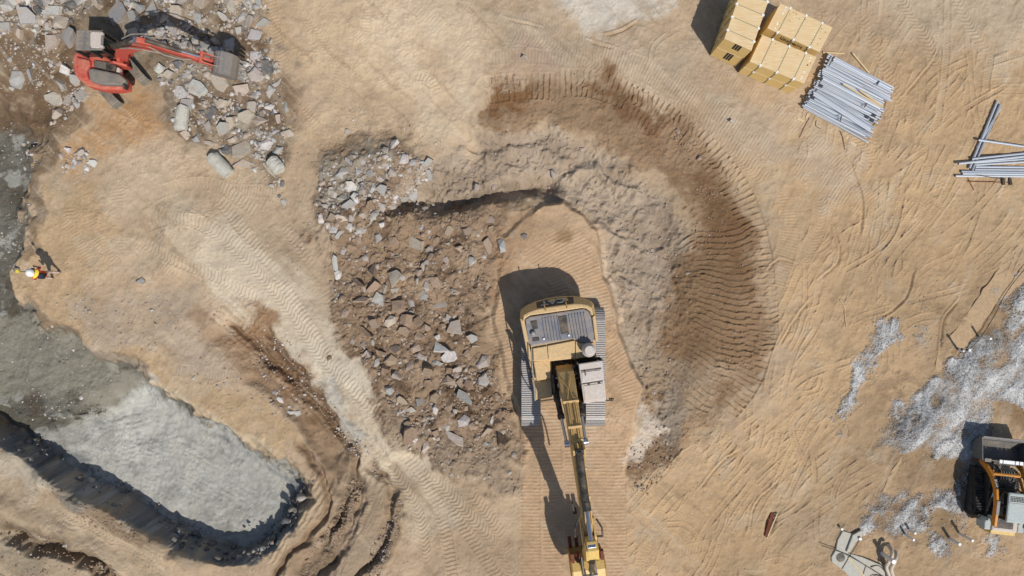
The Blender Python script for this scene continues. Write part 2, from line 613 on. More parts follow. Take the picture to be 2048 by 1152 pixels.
def pw(w, g, rgb, amt=1.0):
    a = (g * amt)[..., None]
    C[w] = C[w] * (1 - a) + np.array(lin(*rgb), np.float32) * a


def frayed(m_, k=1.5):
    return np.clip(m_ + k * (0.5 * MID + 0.45 * FINE) * m_ * (1 - m_) * 2, 0, 1)


def zone(pts, rgb, soft=0.6, amt=1.0, z=0.0, warp=0.7):
    m_ = frayed(mask(pts, soft * 1.25, z, warp))
    paint(m_, rgb, amt)
    return m_


def streak(pts, rgb, hw, amt=1.0, z=0.0, warp=0.3):
    w, lat, alo, L = line(pts, hw * 1.6, z, warp)
    g = smooth((hw * 1.5 - np.abs(lat)) / hw) * smooth(alo / 0.6) * smooth((L - alo) / 0.6)
    pw(w, g, rgb, amt)


paint(smooth(PATCH * 0.9 + 0.3), (206, 175, 139), 0.6)
zone([(1270, 1250), (1300, 950), (1540, 760), (1560, 560), (1500, 300), (1640, 150), (2150, -80), (2150, 1250)], (206, 167, 119), 2.0)
zone([(1700, -60), (2150, -60), (2150, 130), (1950, 110), (1800, 60)], (206, 180, 148), 1.2, 0.9)
zone([(560, -60), (1000, -60), (960, 160), (950, 280), (880, 300), (700, 280), (600, 200)], (208, 176, 137), 1.5)
zone([(700, -60), (930, -60), (980, 120), (960, 330), (860, 300), (780, 140)], (222, 194, 158), 1.0, 0.7)
zone([(540, -40), (600, -40), (560, 160), (600, 260), (700, 300), (640, 330), (580, 260), (560, 160)], (196, 160, 118), 0.8, 0.7)
zone([(1075, -60), (1360, -60), (1310, 15), (1270, 45), (1220, 72), (1180, 62), (1140, 35), (1100, 20)], (216, 203, 186), 0.4, 0.9)
zone([(1000, 20), (1100, 30), (1190, 90), (1430, 40), (1420, 130), (1500, 170), (1720, 330), (1640, 380), (1500, 300), (1380, 200), (1250, 150), (1000, 120)], (194, 168, 139), 1.0, 0.85)
zone([(200, 300), (420, 290), (600, 420), (670, 620), (740, 800), (620, 780), (480, 600), (330, 520), (220, 440)], (206, 178, 143), 0.9, 0.8)
zone([(500, 420), (640, 420), (680, 560), (760, 780), (690, 700), (600, 560)], (196, 166, 134), 0.9, 0.8)
for pts, rgb, hw, amt in (([(400, 470), (480, 545), (560, 615), (640, 700), (730, 800), (800, 890), (860, 950)], (222, 204, 178), 1.5, 0.85),
                          ([(700, 820), (760, 900), (830, 990), (880, 1080)], (220, 196, 164), 1.6, 0.75), ([(310, 430), (420, 500), (520, 590), (600, 690)], (212, 188, 156), 1.1, 0.6), ([(640, 740), (690, 830), (740, 900)], (196, 192, 182), 0.35, 0.7)):
    streak(pts, rgb, hw, amt)
zone([(185, 185), (330, 175), (355, 260), (250, 300), (130, 335), (108, 290), (165, 240)], (197, 148, 92), 0.6, 0.9)
zone([(60, 440), (120, 360), (210, 380), (215, 480), (205, 570), (300, 690), (480, 800), (610, 905), (560, 915), (400, 815), (250, 735), (100, 670), (44, 560)], (196, 160, 114), 0.35, 0.8)
zone([(140, 590), (330, 580), (450, 640), (560, 740), (480, 745), (330, 725), (200, 690)], (186, 162, 137), 0.5, 0.8)
streak([(100, 660), (220, 715), (330, 770)], (206, 192, 176), 0.22, 0.8)
streak([(300, 765), (420, 840), (560, 920)], (214, 188, 150), 0.25, 0.8)
mBRN = zone([(430, 640), (520, 620), (600, 720), (680, 830), (705, 890), (620, 870), (540, 760), (460, 715)], (152, 110, 70), 0.4, 0.9)
streak([(560, 700), (640, 810), (690, 870)], (126, 86, 52), 0.25, 0.6)
streak([(500, 745), (590, 830), (660, 905), (700, 960)], (136, 102, 70), 0.45, 0.75)
for pts in RUTS: streak(pts, (128, 96, 66), 0.3, 0.75)
streak([(380, 610), (440, 690), (520, 770)], (160, 122, 84), 0.4, 0.6)
streak([(640, 900), (690, 990), (650, 1080), (580, 1170)], (146, 116, 86), 0.7, 0.7)
zone([(600, 830), (700, 900), (720, 1000), (640, 1152), (560, 1180), (620, 1050), (640, 960)], (176, 144, 110), 0.6, 0.8)
zone([(700, 960), (800, 960), (800, 1060), (740, 1180), (600, 1180)], (168, 142, 114), 0.5, 0.8)
for pts, hw in (([(720, 950), (690, 1040), (640, 1120), (590, 1190)], 0.35), ([(795, 985), (785, 1060), (750, 1130), (720, 1200)], 0.3)):
    streak(pts, (124, 104, 80), hw, 0.8)
# stony ground under the heaps
for pts in ([(-40, -40), (545, -40), (540, 60), (570, 150), (585, 230), (575, 340), (540, 370), (500, 330), (430, 300), (370, 280), (340, 240), (340, 180), (270, 110), (140, 95), (100, 110), (40, 60), (-40, 70)],
            [(640, 345), (700, 300), (800, 295), (880, 330), (830, 400), (740, 440), (680, 480), (640, 430)]):
    g_ = zone(pts, (138, 118, 95), 0.5, 0.9)
    paint(g_ * smooth(fbm(1.1, 4, 91) * 1.3), (112, 86, 60), 0.85)
    paint(g_ * smooth(fbm(0.8, 4, 93) * 1.4 - .35), (168, 160, 146), 0.65)
zone([(480, 80), (545, 70), (560, 130), (510, 160), (480, 130)], (112, 84, 58), 0.3, 0.8)
zone([(430, 170), (500, 160), (520, 210), (430, 220)], (132, 102, 74), 0.3, 0.7)
# lower left benches
zone([(-60, 915), (60, 930), (200, 1030), (350, 1110), (440, 1200), (-60, 1200)], (188, 162, 129), 0.4, 0.8)
zone([(-60, 910), (40, 930), (110, 990), (60, 1000), (-60, 960)], (208, 190, 166), 0.4, 0.8)
streak([(100, 970), (200, 1035), (300, 1095)], (134, 108, 80), 0.35, 0.7)
streak([(-20, 1040), (100, 1080), (180, 1120), (240, 1180)], (112, 92, 68), 0.45, 0.8)
streak([(-20, 1100), (100, 1140)], (150, 134, 110), 0.7, 0.7)
# low wet ground and the excavated block
mud = frayed(smooth(mLOW * 1.4 - 0.2), 2.4)
paint(mud, (108, 102, 90))
paint(mud * smooth(fbm(1.4, 4, 71) * 0.9 + 0.15), (132, 126, 112), 0.7)
paint(mud * smooth(fbm(0.9, 4, 70) * 1.3 - 0.2), (92, 80, 64), 0.7)
paint(mud * smooth(fbm(0.7, 4, 73) * 1.6 - 0.5), (168, 166, 156), 0.8)
zone([(-60, 650), (90, 650), (250, 745), (288, 790), (200, 825), (100, 795), (-60, 790)], (148, 140, 123), 0.5, 0.85, -0.9)
for pts in ([(70, 205), (95, 262), (84, 340), (64, 440), (48, 520)], [(50, 585), (100, 660), (205, 705), (298, 760)]): streak(pts, (116, 92, 66), 0.3, 0.65, warp=.5)
zone([(60, 195), (130, 240), (90, 330), (75, 440), (50, 440), (60, 330)], (128, 104, 78), 0.3, 0.7)
zone([(-60, 140), (60, 190), (110, 120), (200, 90), (140, 230), (80, 250), (-60, 230)], (120, 92, 64), 0.4, 0.9)
zone([(-60, 60), (130, 80), (140, 160), (60, 180), (-60, 180)], (116, 90, 64), 0.4, 0.8)
pit = zone([(290, 765), (420, 838), (530, 898), (612, 962), (566, 1048), (506, 1096), (420, 1082), (314, 1028), (208, 966), (142, 932), (74, 880), (165, 845), (250, 800)], (182, 178, 170), 0.3, 1.0, -1.75, 0.3)
paint(pit * smooth(fbm(1.8, 4, 75) * 0.8 + 0.2), (190, 184, 172), 0.7)
paint(pit * smooth(fbm(0.8, 4, 77) * 1.2 - 0.3), (152, 149, 143), 0.6)
paint(pit * smooth(fbm(0.25, 3, 78) * 1.2 - 0.1), (200, 198, 192), 0.45)
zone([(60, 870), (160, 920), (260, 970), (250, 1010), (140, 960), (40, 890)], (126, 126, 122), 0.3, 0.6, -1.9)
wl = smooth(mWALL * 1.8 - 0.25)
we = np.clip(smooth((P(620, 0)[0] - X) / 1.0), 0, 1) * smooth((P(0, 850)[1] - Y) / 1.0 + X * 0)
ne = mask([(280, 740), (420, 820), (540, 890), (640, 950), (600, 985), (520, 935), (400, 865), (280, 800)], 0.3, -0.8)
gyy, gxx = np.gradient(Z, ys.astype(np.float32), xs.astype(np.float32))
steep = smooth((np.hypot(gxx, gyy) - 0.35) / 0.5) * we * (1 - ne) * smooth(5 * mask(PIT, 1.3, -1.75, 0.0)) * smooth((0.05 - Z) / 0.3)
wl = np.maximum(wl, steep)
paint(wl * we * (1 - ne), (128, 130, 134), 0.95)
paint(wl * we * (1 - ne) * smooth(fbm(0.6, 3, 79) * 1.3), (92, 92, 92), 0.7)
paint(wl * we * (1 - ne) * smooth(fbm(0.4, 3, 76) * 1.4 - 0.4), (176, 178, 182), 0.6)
# rubble, grey spread, dark ring
mRUBc = frayed(mask(RUB, 0.8, 0.2, 0.75), 2.6)
mRUB2 = mRUB
mRUB = mRUBc
paint(mRUB, (154, 124, 95), 0.95)
paint(mRUB * smooth(fbm(1.6, 4, 81) * 1.0 + 0.1), (172, 142, 112), 0.7)
paint(mRUB * smooth(fbm(0.9, 4, 83) * 1.4 - 0.4), (116, 90, 66), 0.8)
zone([(640, 350), (760, 300), (800, 330), (740, 400), (690, 420), (640, 410)], (158, 146, 128), 0.4, 0.8)
zone([(890, 760), (980, 740), (1010, 810), (960, 830), (900, 820)], (104, 80, 56), 0.3, 0.8)
zone([(780, 830), (900, 850), (1030, 900), (1030, 950), (930, 960), (830, 900)], (170, 146, 120), 0.5, 0.7)
mG2 = mask([(850, 330), (950, 270), (1080, 262), (1220, 300), (1340, 400), (1395, 500), (1370, 660), (1330, 860), (1262, 800), (1226, 660), (1200, 480), (1150, 412), (1060, 385), (930, 405), (840, 425), (800, 395)], 0.5, -0.6)
mG2 = frayed(mG2, 1.8)
paint(mG2, (184, 160, 135), 0.95)
paint(mG2 * smooth(fbm(1.5, 4, 85) + 0.1), (164, 139, 114), 0.75)
zone([(1000, 375), (1130, 370), (1150, 405), (1060, 390), (930, 408), (840, 428), (900, 395)], (124, 104, 84), 0.2, 0.6, -0.7)  # scarp's shade put into the soil colour along its foot
mARCc = frayed(mask(ARC, 0.5, -0.1, 0.5), 2.0)
paint(mARCc, (163, 128, 92), 0.92)
paint(mARCc * smooth(fbm(1.3, 4, 87) * 1.1 + 0.2), (148, 112, 76), 0.65)
zone([(970, 210), (985, 150), (1040, 150), (1045, 205)], (140, 96, 52), 0.2, 0.85)
zone([(1160, 150), (1240, 175), (1350, 230), (1330, 250), (1200, 200)], (130, 90, 52), 0.3, 0.8)
zone([(1360, 330), (1420, 330), (1490, 440), (1510, 560), (1440, 590), (1400, 520), (1410, 430)], (136, 98, 60), 0.5, 0.9, -0.25)
zone([(1350, 520), (1440, 500), (1500, 600), (1490, 720), (1400, 760), (1340, 680)], (148, 114, 78), 0.6, 0.8, -0.25)
zone([(1300, 820), (1420, 740), (1480, 770), (1400, 850), (1330, 900)], (180, 150, 116), 0.6, 0.85, -0.25)
zone([(1290, 700), (1380, 720), (1420, 780), (1350, 830), (1290, 780)], (170, 145, 118), 0.5, 0.7, -0.25)
zone([(1330, 780), (1370, 800), (1400, 860), (1340, 910), (1320, 850)], (150, 134, 118), 0.3, 0.7)
zone([(1250, 900), (1320, 860), (1370, 880), (1340, 930), (1270, 960)], (138, 106, 74), 0.3, 0.7)
paint(smooth(mPAD * 1.3 - 0.15), (204, 164, 122), 1.0)
zone([(1040, 410), (1130, 396), (1190, 450), (1200, 520), (1150, 500), (1060, 440)], (208, 170, 130), 0.4, 0.7, 0.3)
zone([(1085, 455), (1125, 450), (1135, 490), (1095, 495)], (150, 112, 70), 0.2, 0.7, 0.3)
zone([(1262, 880), (1300, 812), (1342, 845), (1300, 890), (1270, 920)], (216, 196, 176), 0.25, 0.85, 0.0)
zone([(990, 440), (1045, 440), (1030, 560), (975, 600)], (172, 132, 94), 0.4, 0.7, 0.3)
streak([(1205, 480), (1222, 560), (1240, 660)], (222, 190, 154), 0.12, 0.7)
# machines' brown drag marks, light dust trails
streak([(770, 40), (830, 160), (880, 290)], (216, 188, 152), 0.5, 0.6)
streak([(830, 60), (900, 200), (960, 330)], (212, 180, 142), 0.4, 0.6)
streak([(1000, 110), (1120, 130)], (188, 154, 128), 0.8, 0.5)
dm = zone([(1690, 880), (1760, 780), (1860, 640), (2150, 420), (2150, 1250), (1640, 1250), (1660, 1000)], (184, 150, 112), 1.2, 0.6)
paint(dm * smooth(fbm(1.0, 4, 111) * 1.3 - .1), (152, 120, 86), 0.7)
zone([(1560, 1010), (1660, 1000), (1700, 1080), (1640, 1140), (1540, 1100), (1520, 1040)], (178, 152, 120), 0.6, 0.6)
# gravel
GRAV = np.zeros(X.shape, np.float32)
for pts, a_ in (([(1760, 660), (1800, 648), (1806, 682), (1770, 722), (1735, 772), (1702, 822), (1678, 832), (1690, 790), (1730, 720)], 0.9),
                ([(1745, 890), (1780, 850), (1785, 790), (1850, 775), (1880, 740), (1930, 680), (1990, 645), (2150, 610), (2150, 830), (1990, 835), (1985, 900), (1930, 935), (1880, 930), (1860, 905), (1800, 912)], 1.0),
                ([(1740, 990), (1760, 968), (1830, 978), (1862, 1008), (1872, 985), (1952, 1055), (1935, 1075), (1860, 1022), (1830, 1062), (1790, 1088), (1722, 1055)], 0.95),
                ([(1985, 570), (2150, 490), (2150, 600), (2005, 625)], 0.95), ([(1850, 1058), (1900, 1080), (1904, 1112), (1860, 1092)], 0.8), ([(1790, 1080), (1842, 1080), (1835, 1104), (1800, 1100)], 0.7),
                ([(1820, 660), (1850, 665), (1858, 700), (1850, 745), (1830, 740), (1840, 700)], 0.75), ([(1905, 880), (1950, 870), (2000, 930), (1960, 990), (1900, 1000), (1890, 930)], 0.6),
                ([(1985, 1075), (2010, 1068), (2015, 1100), (1995, 1110)], 0.7), ([(1700, 640), (1720, 660), (1690, 700), (1680, 680)], 0.4), ([(1665, 830), (1690, 835), (1685, 870), (1668, 862)], 0.6)):
    GRAV = np.maximum(GRAV, mask(pts, 0.28, 0, 0.42) * a_)
zone([(1830, 900), (1900, 930), (1960, 990), (1900, 1012), (1820, 978), (1790, 940)], (156, 126, 90), 0.4, 0.8)
zone([(1985, 800), (2150, 830), (2150, 900), (1990, 860)], (146, 112, 72), 0.3, 0.8)
zone([(1930, 620), (2000, 580), (2060, 610), (1990, 650), (1920, 690)], (158, 124, 82), 0.3, 0.8)
zone([(1800, 1000), (1860, 1020), (1960, 1080), (1900, 1100), (1810, 1060)], (160, 130, 92), 0.4, 0.7)
zone([(1900, 400), (2150, 300), (2150, 480), (1960, 500)], (186, 154, 112), 0.8, 0.6)
GRAV *= (1 - mask([(1985, 805), (2060, 830), (2060, 890), (1990, 850)], 0.2))
def stretched(la, lc, ang, seed, octs=3):
    a = math.radians(ang)
    u = (X * math.cos(a) + Y * math.sin(a)) / la + 0.35 * WX
    v = (Y * math.cos(a) - X * math.sin(a)) / lc + 0.35 * WY
    r, amp = 0, 1.0
    for k in range(octs):
        r = r + amp * vn(1.0 / 2 ** k, seed + 2.3 * k, u, v)
        amp *= .6
    return r


sp = rng.random(X.shape).astype(np.float32)
gstr = stretched(1.7, 0.6, 52, 121)
gk = smooth((GRAV + 0.8 * (sp - 0.5) + 0.25 * FINE + 0.45 * MID + 0.45 * gstr + 0.2 * PATCH - 0.44) / 0.42) * (GRAV > 0.02)
tone = (0.24 + 0.38 * sp[::-1, ::-1] + 0.08 * MID + 0.15 * smooth(gstr + .2))[..., None] * np.array([1.03, 1.0, .99], np.float32)
C[:] = C * (1 - gk[..., None]) + tone * gk[..., None]
Z += gk * ((sp[::-1] - 0.5) * 0.022 + 0.05 * gstr + 0.05)
sand = np.clip(1 - mud - mRUB - mARCc - mG2, 0, 1) * (1 - 0.7 * gk if 'gk' in globals() else 1)
right = smooth((X - P(1500, 0)[0]) / 4 + 0.5)
scuff = stretched(3.2, 0.30, 62, 101) * right + stretched(2.6, 0.30, -44, 105) * (1 - right)
sand = sand * (1 - np.clip(GRAV * 1.3, 0, 1))
paint(sand * smooth(scuff * 0.9 - 0.25), (170, 138, 102), 0.45)
paint(sand * smooth(-scuff * 0.9 - 0.3), (218, 190, 156), 0.45)
paint(sand * smooth(fbm(1.9, 4, 107) * 1.2 - 0.35), (180, 148, 112), 0.4)
paint(sand * smooth(fbm(1.3, 4, 109) * 1.3 - 0.55), (206, 186, 158), 0.3)
# overall tone drift and grit
lum = (C @ np.array([.3, .55, .15], np.float32))[..., None]
C[:] = (C + (lum - C) * 0.19) * np.array([.85, .855, .815], np.float32)
# overall
dr = (1 + 0.10 * PATCH + 0.045 * MID + 0.05 * FINE)[..., None]
C *= dr
sp2 = rng.random(X.shape).astype(np.float32)
light = (sp2 > 0.9993)[..., None]
C[:] = np.where(light, np.maximum(C, np.array(lin(204, 196, 184), np.float32)), C)

# ---- detail: ruts, grouser bars, tyre marks
D = (0.013 * FINE + 0.007 * vn(0.075, 31) * (1.2 + MID) + 0.006 * vn(0.13, 35)).astype(np.float32)
D += 0.028 * fbm(0.22, 2, 33) * np.clip(mRUB + 0.7 * mG2 * (1 - mPAD) + 0.6 * mARC + 0.5 * wl + 0.35 * mBRN, 0, 1)


def track(pts, width, pitch, amp, kind='bar', fade=0.5, berm=0.5, seed=None, offs=(0,), z=0.0, keep=0.85, mess=0.0):
    seed = rnd.random() * 50 if seed is None else seed
    for o in offs:
        w, lat, alo, L = line(pts, width / 2 + abs(o) + 0.12, z)
        lat = lat - o
        v = lat / (width / 2)
        ok = np.abs(lat) < width / 2 + 0.1
        jit = 0.15 * FINE[w] + 0.25 * MID[w] + 0.3 * WX[w] + mess * (0.55 * FINE[w] + 0.35 * MID[w])
        if kind == 'bar':
            ph = alo / pitch + 0.10 * jit
            t = 2 * np.pi * ph
            h = (0.75 * np.cos(t) + 0.3 * np.cos(2 * t + 0.6)) * (0.8 + 0.5 * FINE[w])
        elif kind == 'wavy':
            ph = alo / pitch + 0.55 * v * v + 0.25 * np.sin(3 * v + seed) + 0.35 * jit
            t = 2 * np.pi * ph
            h = 0.8 * np.cos(t) + 0.35 * np.cos(2 * t + 1)
        else:
            ph = alo / pitch + 0.7 * np.abs(v) + 0.3 * jit
            h = np.cos(2 * np.pi * ph) * (0.5 + 0.5 * np.cos(6 * v))
        inside = smooth((1.04 - np.abs(v)) / 0.14)
        f = smooth(0.5 + (0.9 - fade) * 1.2 + MID[w] * fade * 1.3 + 0.2 * np.sin(alo * 0.9 + seed))
        f = f * smooth(alo / 0.5) * smooth((L - alo) / 0.5)
        if mess: h = h * np.clip(0.75 + mess * (0.8 * MID[w] + 0.7 * FINE[w]), 0.1, 1.6)
        h = amp * h * inside - amp * 0.6 * inside
        h += berm * amp * 1.7 * np.exp(-((np.abs(lat) - width / 2 - 0.02) / 0.04) ** 2)
        g = inside * f * keep
        D[w] = np.where(ok, D[w] * (1 - g) + h * f, D[w]).astype(np.float32)


# tyre marks wandering over the sand on the right
TYRE = [[(1290, 1200), (1330, 1080), (1400, 960), (1500, 860), (1600, 770)], [(1340, 1200), (1400, 1060), (1480, 950), (1600, 850), (1700, 770)],
        [(1400, 1200), (1440, 1080), (1520, 960), (1640, 860)], [(1480, 1180), (1500, 1060), (1560, 960), (1680, 880)], [(1560, 900), (1640, 760), (1700, 640), (1760, 500), (1790, 380)],
        [(1640, 800), (1700, 660), (1750, 540), (1800, 440)], [(1780, 660), (1790, 500), (1775, 380), (1830, 240), (1900, 150), (2060, 90)], [(1740, 700), (1760, 560), (1720, 440), (1690, 400)],
        [(1600, 570), (1650, 480), (1665, 410)], [(1850, 330), (1810, 450), (1830, 520), (1900, 480), (1980, 420)], [(1310, 1060), (1380, 1000), (1460, 880), (1560, 780), (1640, 690)],
        [(1250, 1120), (1330, 1040), (1370, 1060), (1450, 1152)], [(1700, 760), (1760, 690), (1830, 640), (1880, 630)], [(1750, 640), (1830, 540), (1900, 500), (1960, 480)],
        [(1660, 1000), (1620, 900), (1680, 830), (1760, 760)], [(1370, 1180), (1420, 1110), (1440, 1020), (1430, 960), (1520, 850)], [(1480, 1152), (1560, 1120), (1600, 1150)],
        [(1620, 640), (1700, 560), (1720, 470), (1700, 380), (1640, 330)], [(1820, 620), (1770, 560), (1800, 480), (1870, 430)], [(1560, 760), (1640, 640), (1660, 560)],
        [(1850, 520), (1840, 440), (1900, 400), (1940, 460), (1900, 520)], [(1900, 60), (1830, 150), (1800, 260), (1810, 360), (1790, 440)], [(2060, 160), (1960, 170), (1890, 230), (1850, 320)],
        [(1600, 1000), (1560, 1040), (1500, 1152)], [(1690, 930), (1740, 880), (1740, 780)], [(1780, 740), (1790, 640), (1840, 560)], [(1310, 960), (1400, 880), (1500, 760)]]
for i, pts in enumerate(TYRE):
    o = rnd.choice([(0,), (-0.22, 0.22), (0, 0.5), (-0.3, 0.3), (0,)])
    track(pts, rnd.uniform(0.22, 0.34), rnd.uniform(0.12, 0.16), rnd.uniform(0.010, 0.017), 'tyre', 0.8, 1.0, offs=o)
for i in range(16):
    x0, y0 = rnd.uniform(1480, 1980), rnd.uniform(330, 1120)
    a_ = math.radians(rnd.gauss(58, 26))
    l = rnd.uniform(60, 190)
    bnd = rnd.uniform(-40, 40)
    c_, s_ = math.cos(a_), -math.sin(a_)
    track([(x0, y0), (x0 + c_ * l / 2 - s_ * bnd / 3, y0 + s_ * l / 2 + c_ * bnd / 3), (x0 + c_ * l, y0 + s_ * l)], rnd.uniform(0.2, 0.36), 0.14, rnd.uniform(0.009, 0.016), 'tyre', 0.8, 1.0)
def lane(cx_, cy_, ang, l, bnd):
    c_, s_ = math.cos(ang), -math.sin(ang)
    return [(cx_ - c_ * l / 2, cy_ - s_ * l / 2), (cx_ - s_ * bnd, cy_ + c_ * bnd), (cx_ + c_ * l / 2, cy_ + s_ * l / 2)]


def sandy(x, y):
    wx_, wy_ = P(x, y)
    i, j = np.searchsorted(xs, wx_), np.searchsorted(ys, wy_)
    return sand[min(j, NY - 1), min(i, NX - 1)] > .75


for i in range(85):
    x0, y0 = rnd.uniform(60, 2040), rnd.uniform(10, 1145)
    if not sandy(x0, y0): continue
    if x0 > 1500: a_ = math.radians(rnd.gauss(60, 25))
    elif x0 > 900 and y0 < 400: a_ = math.radians(rnd.gauss(-28, 16))
    elif x0 > 1230: a_ = math.radians(rnd.gauss(52, 16))
    else: a_ = math.radians(rnd.gauss(-48, 22))
    track(lane(x0, y0, a_, rnd.uniform(70, 240), rnd.uniform(-22, 22)), rnd.uniform(.4, .75), rnd.uniform(.14, .2), rnd.uniform(.007, .014), rnd.choice(('wavy', 'bar', 'wavy')), 0.9, 0.5)
for i in range(34):
    x0, y0 = rnd.choice(((rnd.uniform(1260, 1700), rnd.uniform(900, 1180)), (rnd.uniform(1500, 1900), rnd.uniform(500, 900)), (rnd.uniform(1560, 1800), rnd.uniform(300, 620))))
    a_ = math.radians(rnd.gauss(58, 14))
    cv = rnd.gauss(0, .10)
    pts = []
    for k in range(rnd.randint(7, 16)):
        pts.append((x0, y0))
        cv = .75 * cv + rnd.gauss(0, .06) + .05 * (math.radians(64) - a_)
        a_ += cv
        x0 += 42 * math.cos(a_)
        y0 -= 42 * math.sin(a_)
        if not (1240 < x0 < 2060) or not sandy(min(x0, 2040), min(max(y0, 5), 1145)): break
    if len(pts) < 4: continue
    tw = rnd.random() < .55
    track(pts, rnd.uniform(.24, .36), rnd.uniform(.12, .15), rnd.uniform(.008, .016), 'tyre', 0.7, 1.15, offs=(-.42, .42) if tw else (0,))
for i in range(30):
    x0, y0 = rnd.uniform(1250, 2040), rnd.uniform(60, 1145)
    if not sandy(x0, y0): continue
    track(lane(x0, y0, math.radians(rnd.gauss(60, 28)), rnd.uniform(60, 230), rnd.uniform(-55, 55)), rnd.uniform(.2, .34), rnd.uniform(.11, .15), rnd.uniform(.010, .018), 'tyre', 0.75, 1.2)
# crawler lanes of the dozer and loader
for pts, wd, pt, am, kd in (
        ([(1175, 100), (1290, 140), (1400, 205), (1480, 255), (1600, 330), (1740, 420)], 1.15, 0.155, 0.012, 'bar'),
        ([(1420, 140), (1500, 185), (1600, 260), (1690, 340), (1760, 420)], 0.7, 0.15, 0.011, 'bar'),
        ([(1250, 190), (1380, 230), (1470, 300), (1540, 370)], 0.8, 0.17, 0.011, 'wavy'),
        ([(950, 60), (1060, 75), (1150, 110), (1250, 160)], 0.8, 0.17, 0.010, 'wavy'), ([(960, 115), (1080, 112), (1180, 130)], 0.7, 0.16, 0.011, 'bar'), ([(990, 30), (1080, 45), (1180, 85)], 0.6, 0.16, 0.009, 'wavy'),
        ([(1575, 370), (1580, 470), (1545, 580), (1520, 660), (1510, 720)], 1.0, 0.15, 0.011, 'bar'), ([(1620, 330), (1640, 430), (1600, 540)], 0.7, 0.16, 0.010, 'wavy'),
        ([(1600, 150), (1640, 90), (1700, 20)], 0.6, 0.17, 0.010, 'wavy'), ([(1780, -30), (1845, 60), (1875, 140)], 0.55, 0.2, 0.016, 'wavy'), ([(1900, -30), (1945, 60), (1990, 110)], 0.55, 0.2, 0.014, 'wavy'),
        ([(1720, 20), (1760, 110), (1800, 200), (1840, 240)], 0.5, 0.19, 0.014, 'wavy'), ([(1680, 130), (1740, 200), (1740, 300), (1700, 380)], 0.6, 0.18, 0.014, 'wavy'), ([(1640, 200), (1700, 260), (1760, 330)], 0.5, 0.18, 0.012, 'wavy'),
        ([(430, 390), (520, 500), (590, 600), (650, 700), (720, 790), (800, 870), (850, 960), (890, 1060), (910, 1200)], 0.6, 0.2, 0.017, 'wavy'),
        ([(330, 420), (440, 470), (540, 570), (620, 680), (690, 780)], 0.6, 0.2, 0.016, 'wavy'), ([(560, 440), (630, 540), (680, 640), (720, 720)], 0.55, 0.2, 0.013, 'wavy'),
        ([(280, 480), (350, 520), (450, 560), (530, 610)], 0.55, 0.19, 0.013, 'wavy'), ([(250, 430), (330, 380), (430, 370), (520, 430)], 0.6, 0.19, 0.014, 'wavy'), ([(270, 460), (340, 440), (420, 450), (500, 510)], 0.6, 0.19, 0.013, 'wavy'),
        ([(800, 900), (870, 980), (940, 1070), (1000, 1160), (1020, 1220)], 0.6, 0.2, 0.018, 'wavy'), ([(860, 950), (940, 1030), (1010, 1110), (1040, 1190)], 0.6, 0.2, 0.018, 'wavy'),
        ([(780, 930), (830, 1010), (850, 1100), (860, 1200)], 0.55, 0.2, 0.017, 'wavy'), ([(940, 980), (1000, 1060), (1030, 1140)], 0.55, 0.19, 0.015, 'wavy'),
        ([(540, -20), (555, 80), (590, 180), (640, 260)], 0.5, 0.17, 0.010, 'wavy'), ([(600, 20), (660, 100), (690, 220)], 0.5, 0.17, 0.008, 'wavy'), ([(700, 60), (690, 160), (720, 280)], 0.5, 0.17, 0.008, 'wavy'),
        ([(110, 420), (150, 470), (190, 540)], 0.5, 0.15, 0.010, 'bar'), ([(150, 390), (230, 350), (320, 330)], 0.5, 0.16, 0.010, 'wavy'), ([(230, 210), (290, 230), (340, 200)], 0.6, 0.15, 0.012, 'wavy'),
        ([(100, 1010), (220, 1070), (350, 1130)], 0.5, 0.2, 0.012, 'wavy'), ([(560, 1040), (600, 980), (640, 930)], 0.5, 0.17, 0.011, 'bar'), ([(650, 1160), (720, 1060), (760, 980)], 0.5, 0.17, 0.012, 'wavy'),
        ([(1280, 1160), (1340, 1110), (1420, 1090)], 0.5, 0.17, 0.012, 'wavy'), ([(1260, 1040), (1330, 970), (1400, 900)], 0.6, 0.15, 0.010, 'bar'), ([(1290, 930), (1380, 880), (1460, 830)], 0.5, 0.15, 0.009, 'bar')):
    track(pts, wd, pt, am, kd, 0.5, 0.5)
# coarse grouser ridges in the dark ring
track([(960, 182), (1040, 172), (1120, 172)], 1.3, 0.29, 0.052, 'bar', 0.35, 0.1, z=-0.1, mess=.4)
track([(1110, 165), (1190, 168), (1280, 205), (1370, 262), (1440, 332), (1488, 410), (1515, 500), (1523, 590), (1520, 680), (1495, 760), (1440, 830)], 1.35, 0.285, 0.056, 'bar', 0.3, 0.1, z=-0.1, mess=.4)
track([(1150, 150), (1260, 190), (1360, 250), (1450, 340), (1505, 440), (1530, 540), (1538, 650), (1515, 740)], 0.9, 0.26, 0.032, 'wavy', 0.8, 0.1, z=-0.05, mess=.9)
track([(1240, 215), (1330, 265), (1410, 345), (1460, 430)], 0.9, 0.24, 0.024, 'bar', 0.9, 0.0, z=-0.1)
track([(1330, 420), (1390, 500), (1400, 580), (1370, 680), (1330, 760)], 2.2, 0.30, 0.028, 'bar', 0.7, 0.0, z=-0.3, mess=.9)
track([(1440, 440), (1455, 540), (1445, 640), (1410, 740), (1350, 810)], 2.8, 0.30, 0.044, 'wavy', 0.35, 0.0, z=-0.25, mess=.5)
track([(470, 640), (560, 730), (640, 830)], 1.3, 0.26, 0.03, 'tyre', 0.6, 0.0)
w, lat, alo, L = line([(440, 625), (540, 715), (640, 820), (690, 890)], 1.0)
D[w] += np.where(np.abs(lat) < 0.9, 0.035 * np.cos(lat * 22 + MID[w]) * smooth((0.9 - np.abs(lat)) / 0.4), 0).astype(np.float32)
